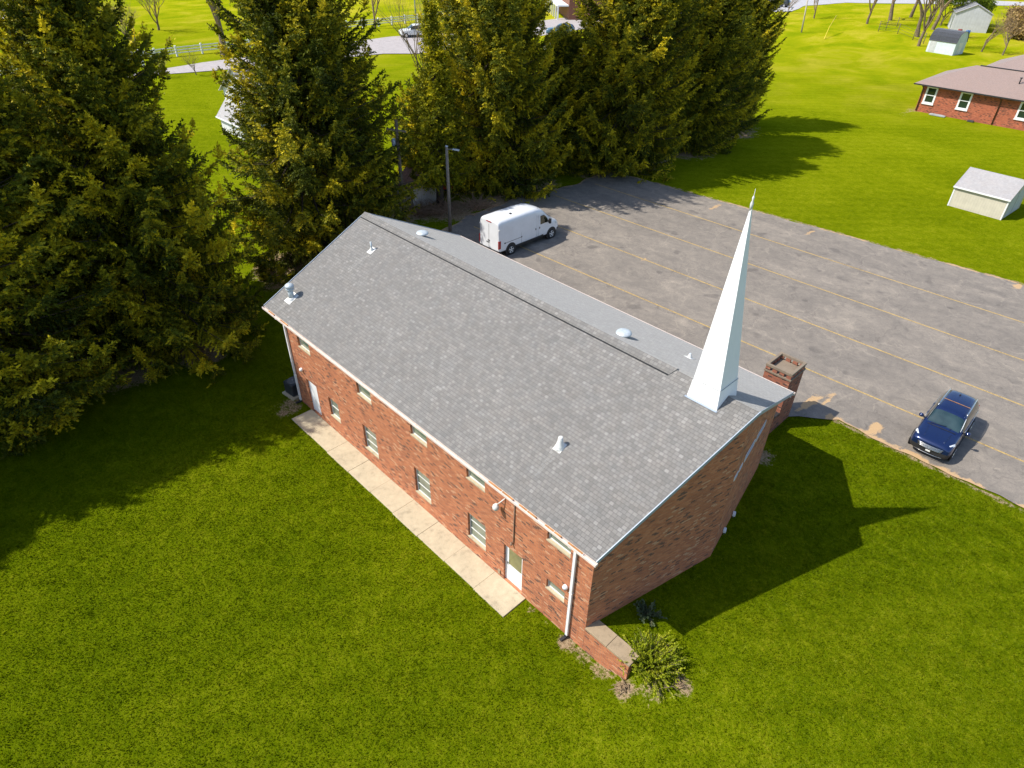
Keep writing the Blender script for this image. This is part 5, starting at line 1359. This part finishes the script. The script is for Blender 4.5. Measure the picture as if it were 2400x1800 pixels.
wf = empty('wire_fence', (-29.9, 150.2, ZP), 0, 'thin dark wire fence around the trees at top right', 'fence')
wr = MB(); pts = [(0, 0), (3.9, 0), (9, -6), (12, -9)]
for a in pts + [(0, 4), (0, 10)]:
    q = MB(); q.tube([(a[0], a[1], -.2), (a[0], a[1], 1.9)], .07, 6); q.build('post', M_BARK2, wf)
allp = [(0, 10), (0, 4)] + pts
for a, b in zip(allp, allp[1:]):
    for z in (.4, .9, 1.4, 1.8): wr.obox((a[0], a[1], z), (b[0], b[1], z), .025, .03)
wr.build('wires', M_DARK, wf)
yw = MB(); yw.tube([(0, 0, .02), (-1.5, 4.5, 1.6), (-3.2, 10.5, 3.0)], .07, 6); o = yw.build('guy_wire_guard', simple('yellow_plastic', (.65, .50, .02), .5), None); o.location = (-32.6, 131.0, ZP); tag(o, 'yellow guy wire guard slanting up from the far lawn', 'cable guard')

# ------------------------------------------------------------------ distant vehicles
def small_car(label, x, y, rz, paint_m, sc=1.0, cat='car'):
    r = empty('parked_car', (x, y, ZP + .02), rz, label, cat); 
    def asg(i, j, side):
        if j <= 1: return 'underbody'
        if i in (5, 6) and j in (5, 6): return 'windscreen'
        if 6 <= i <= 10 and j == 4: return 'side_windows'
        if i == 12 and j in (5, 6): return 'rear_window'
        return 'body'
    loft_vehicle(r, SUVST, asg, {'body': paint_m, 'underbody': M_CLAD, 'windscreen': M_WSG, 'side_windows': M_SDG, 'rear_window': M_SDG}, 1)
    for s_ in (1, -1):
        for wx in (.86, 3.62):
            wheel(r, wx, .845 * s_, .34, s_)
    r.scale = (sc,) * 3; return r
small_car('red car glimpsed behind the lamp pole under the spruce', -18.6, 26.6, math.radians(-60), paint('red_paint', (.45, .03, .025), .3))
small_car('white car glimpsed under the branches beyond the van', -15.9, 31.2, math.radians(78), paint('white_car_paint', (.75, .77, .8), .3), 1.05)
small_car('white car parked by the driveway at the top between trees', -85.0, 68.2, math.radians(65), paint('white_far_paint', (.82, .82, .80), .35), 1.25)
small_car('black car on the driveway at the top edge', -66.5, 172.0, math.radians(10), paint('black_paint', (.012, .012, .014), .25), 1.15)
small_car('dark blue car on the apron seen between the spruces', -70.0, 92.0, math.radians(35), paint('far_blue_paint', (.05, .12, .2), .3), 1.2)
tk = empty('box_truck', (-47.5, 71.5, ZP), math.radians(40), 'white and red truck glimpsed through the gap between two spruces', 'truck')
q = MB(); q.box(-2.6, -1.1, .8, 2.2, 1.1, 3.1); q.build('cargo_box', siding_mat('ribbed_white', (.72, .72, .74), 0, .3), tk, bevel=.04)
q = MB(); q.box(2.25, -1.0, .6, 4.1, 1.0, 1.6); q.box(2.25, -1.0, 1.6, 3.4, 1.0, 2.5); q.build('cab', paint('truck_red', (.55, .03, .03), .3), tk, bevel=.08)
q = MB(); q.box(3.405, -.9, 1.65, 3.43, .9, 2.35); q.build('windscreen', M_WSG, tk)
for x in (-1.6, 3.1):
    for s_ in (1, -1): wheel(tk, x, .9 * s_, .45, s_, .28)
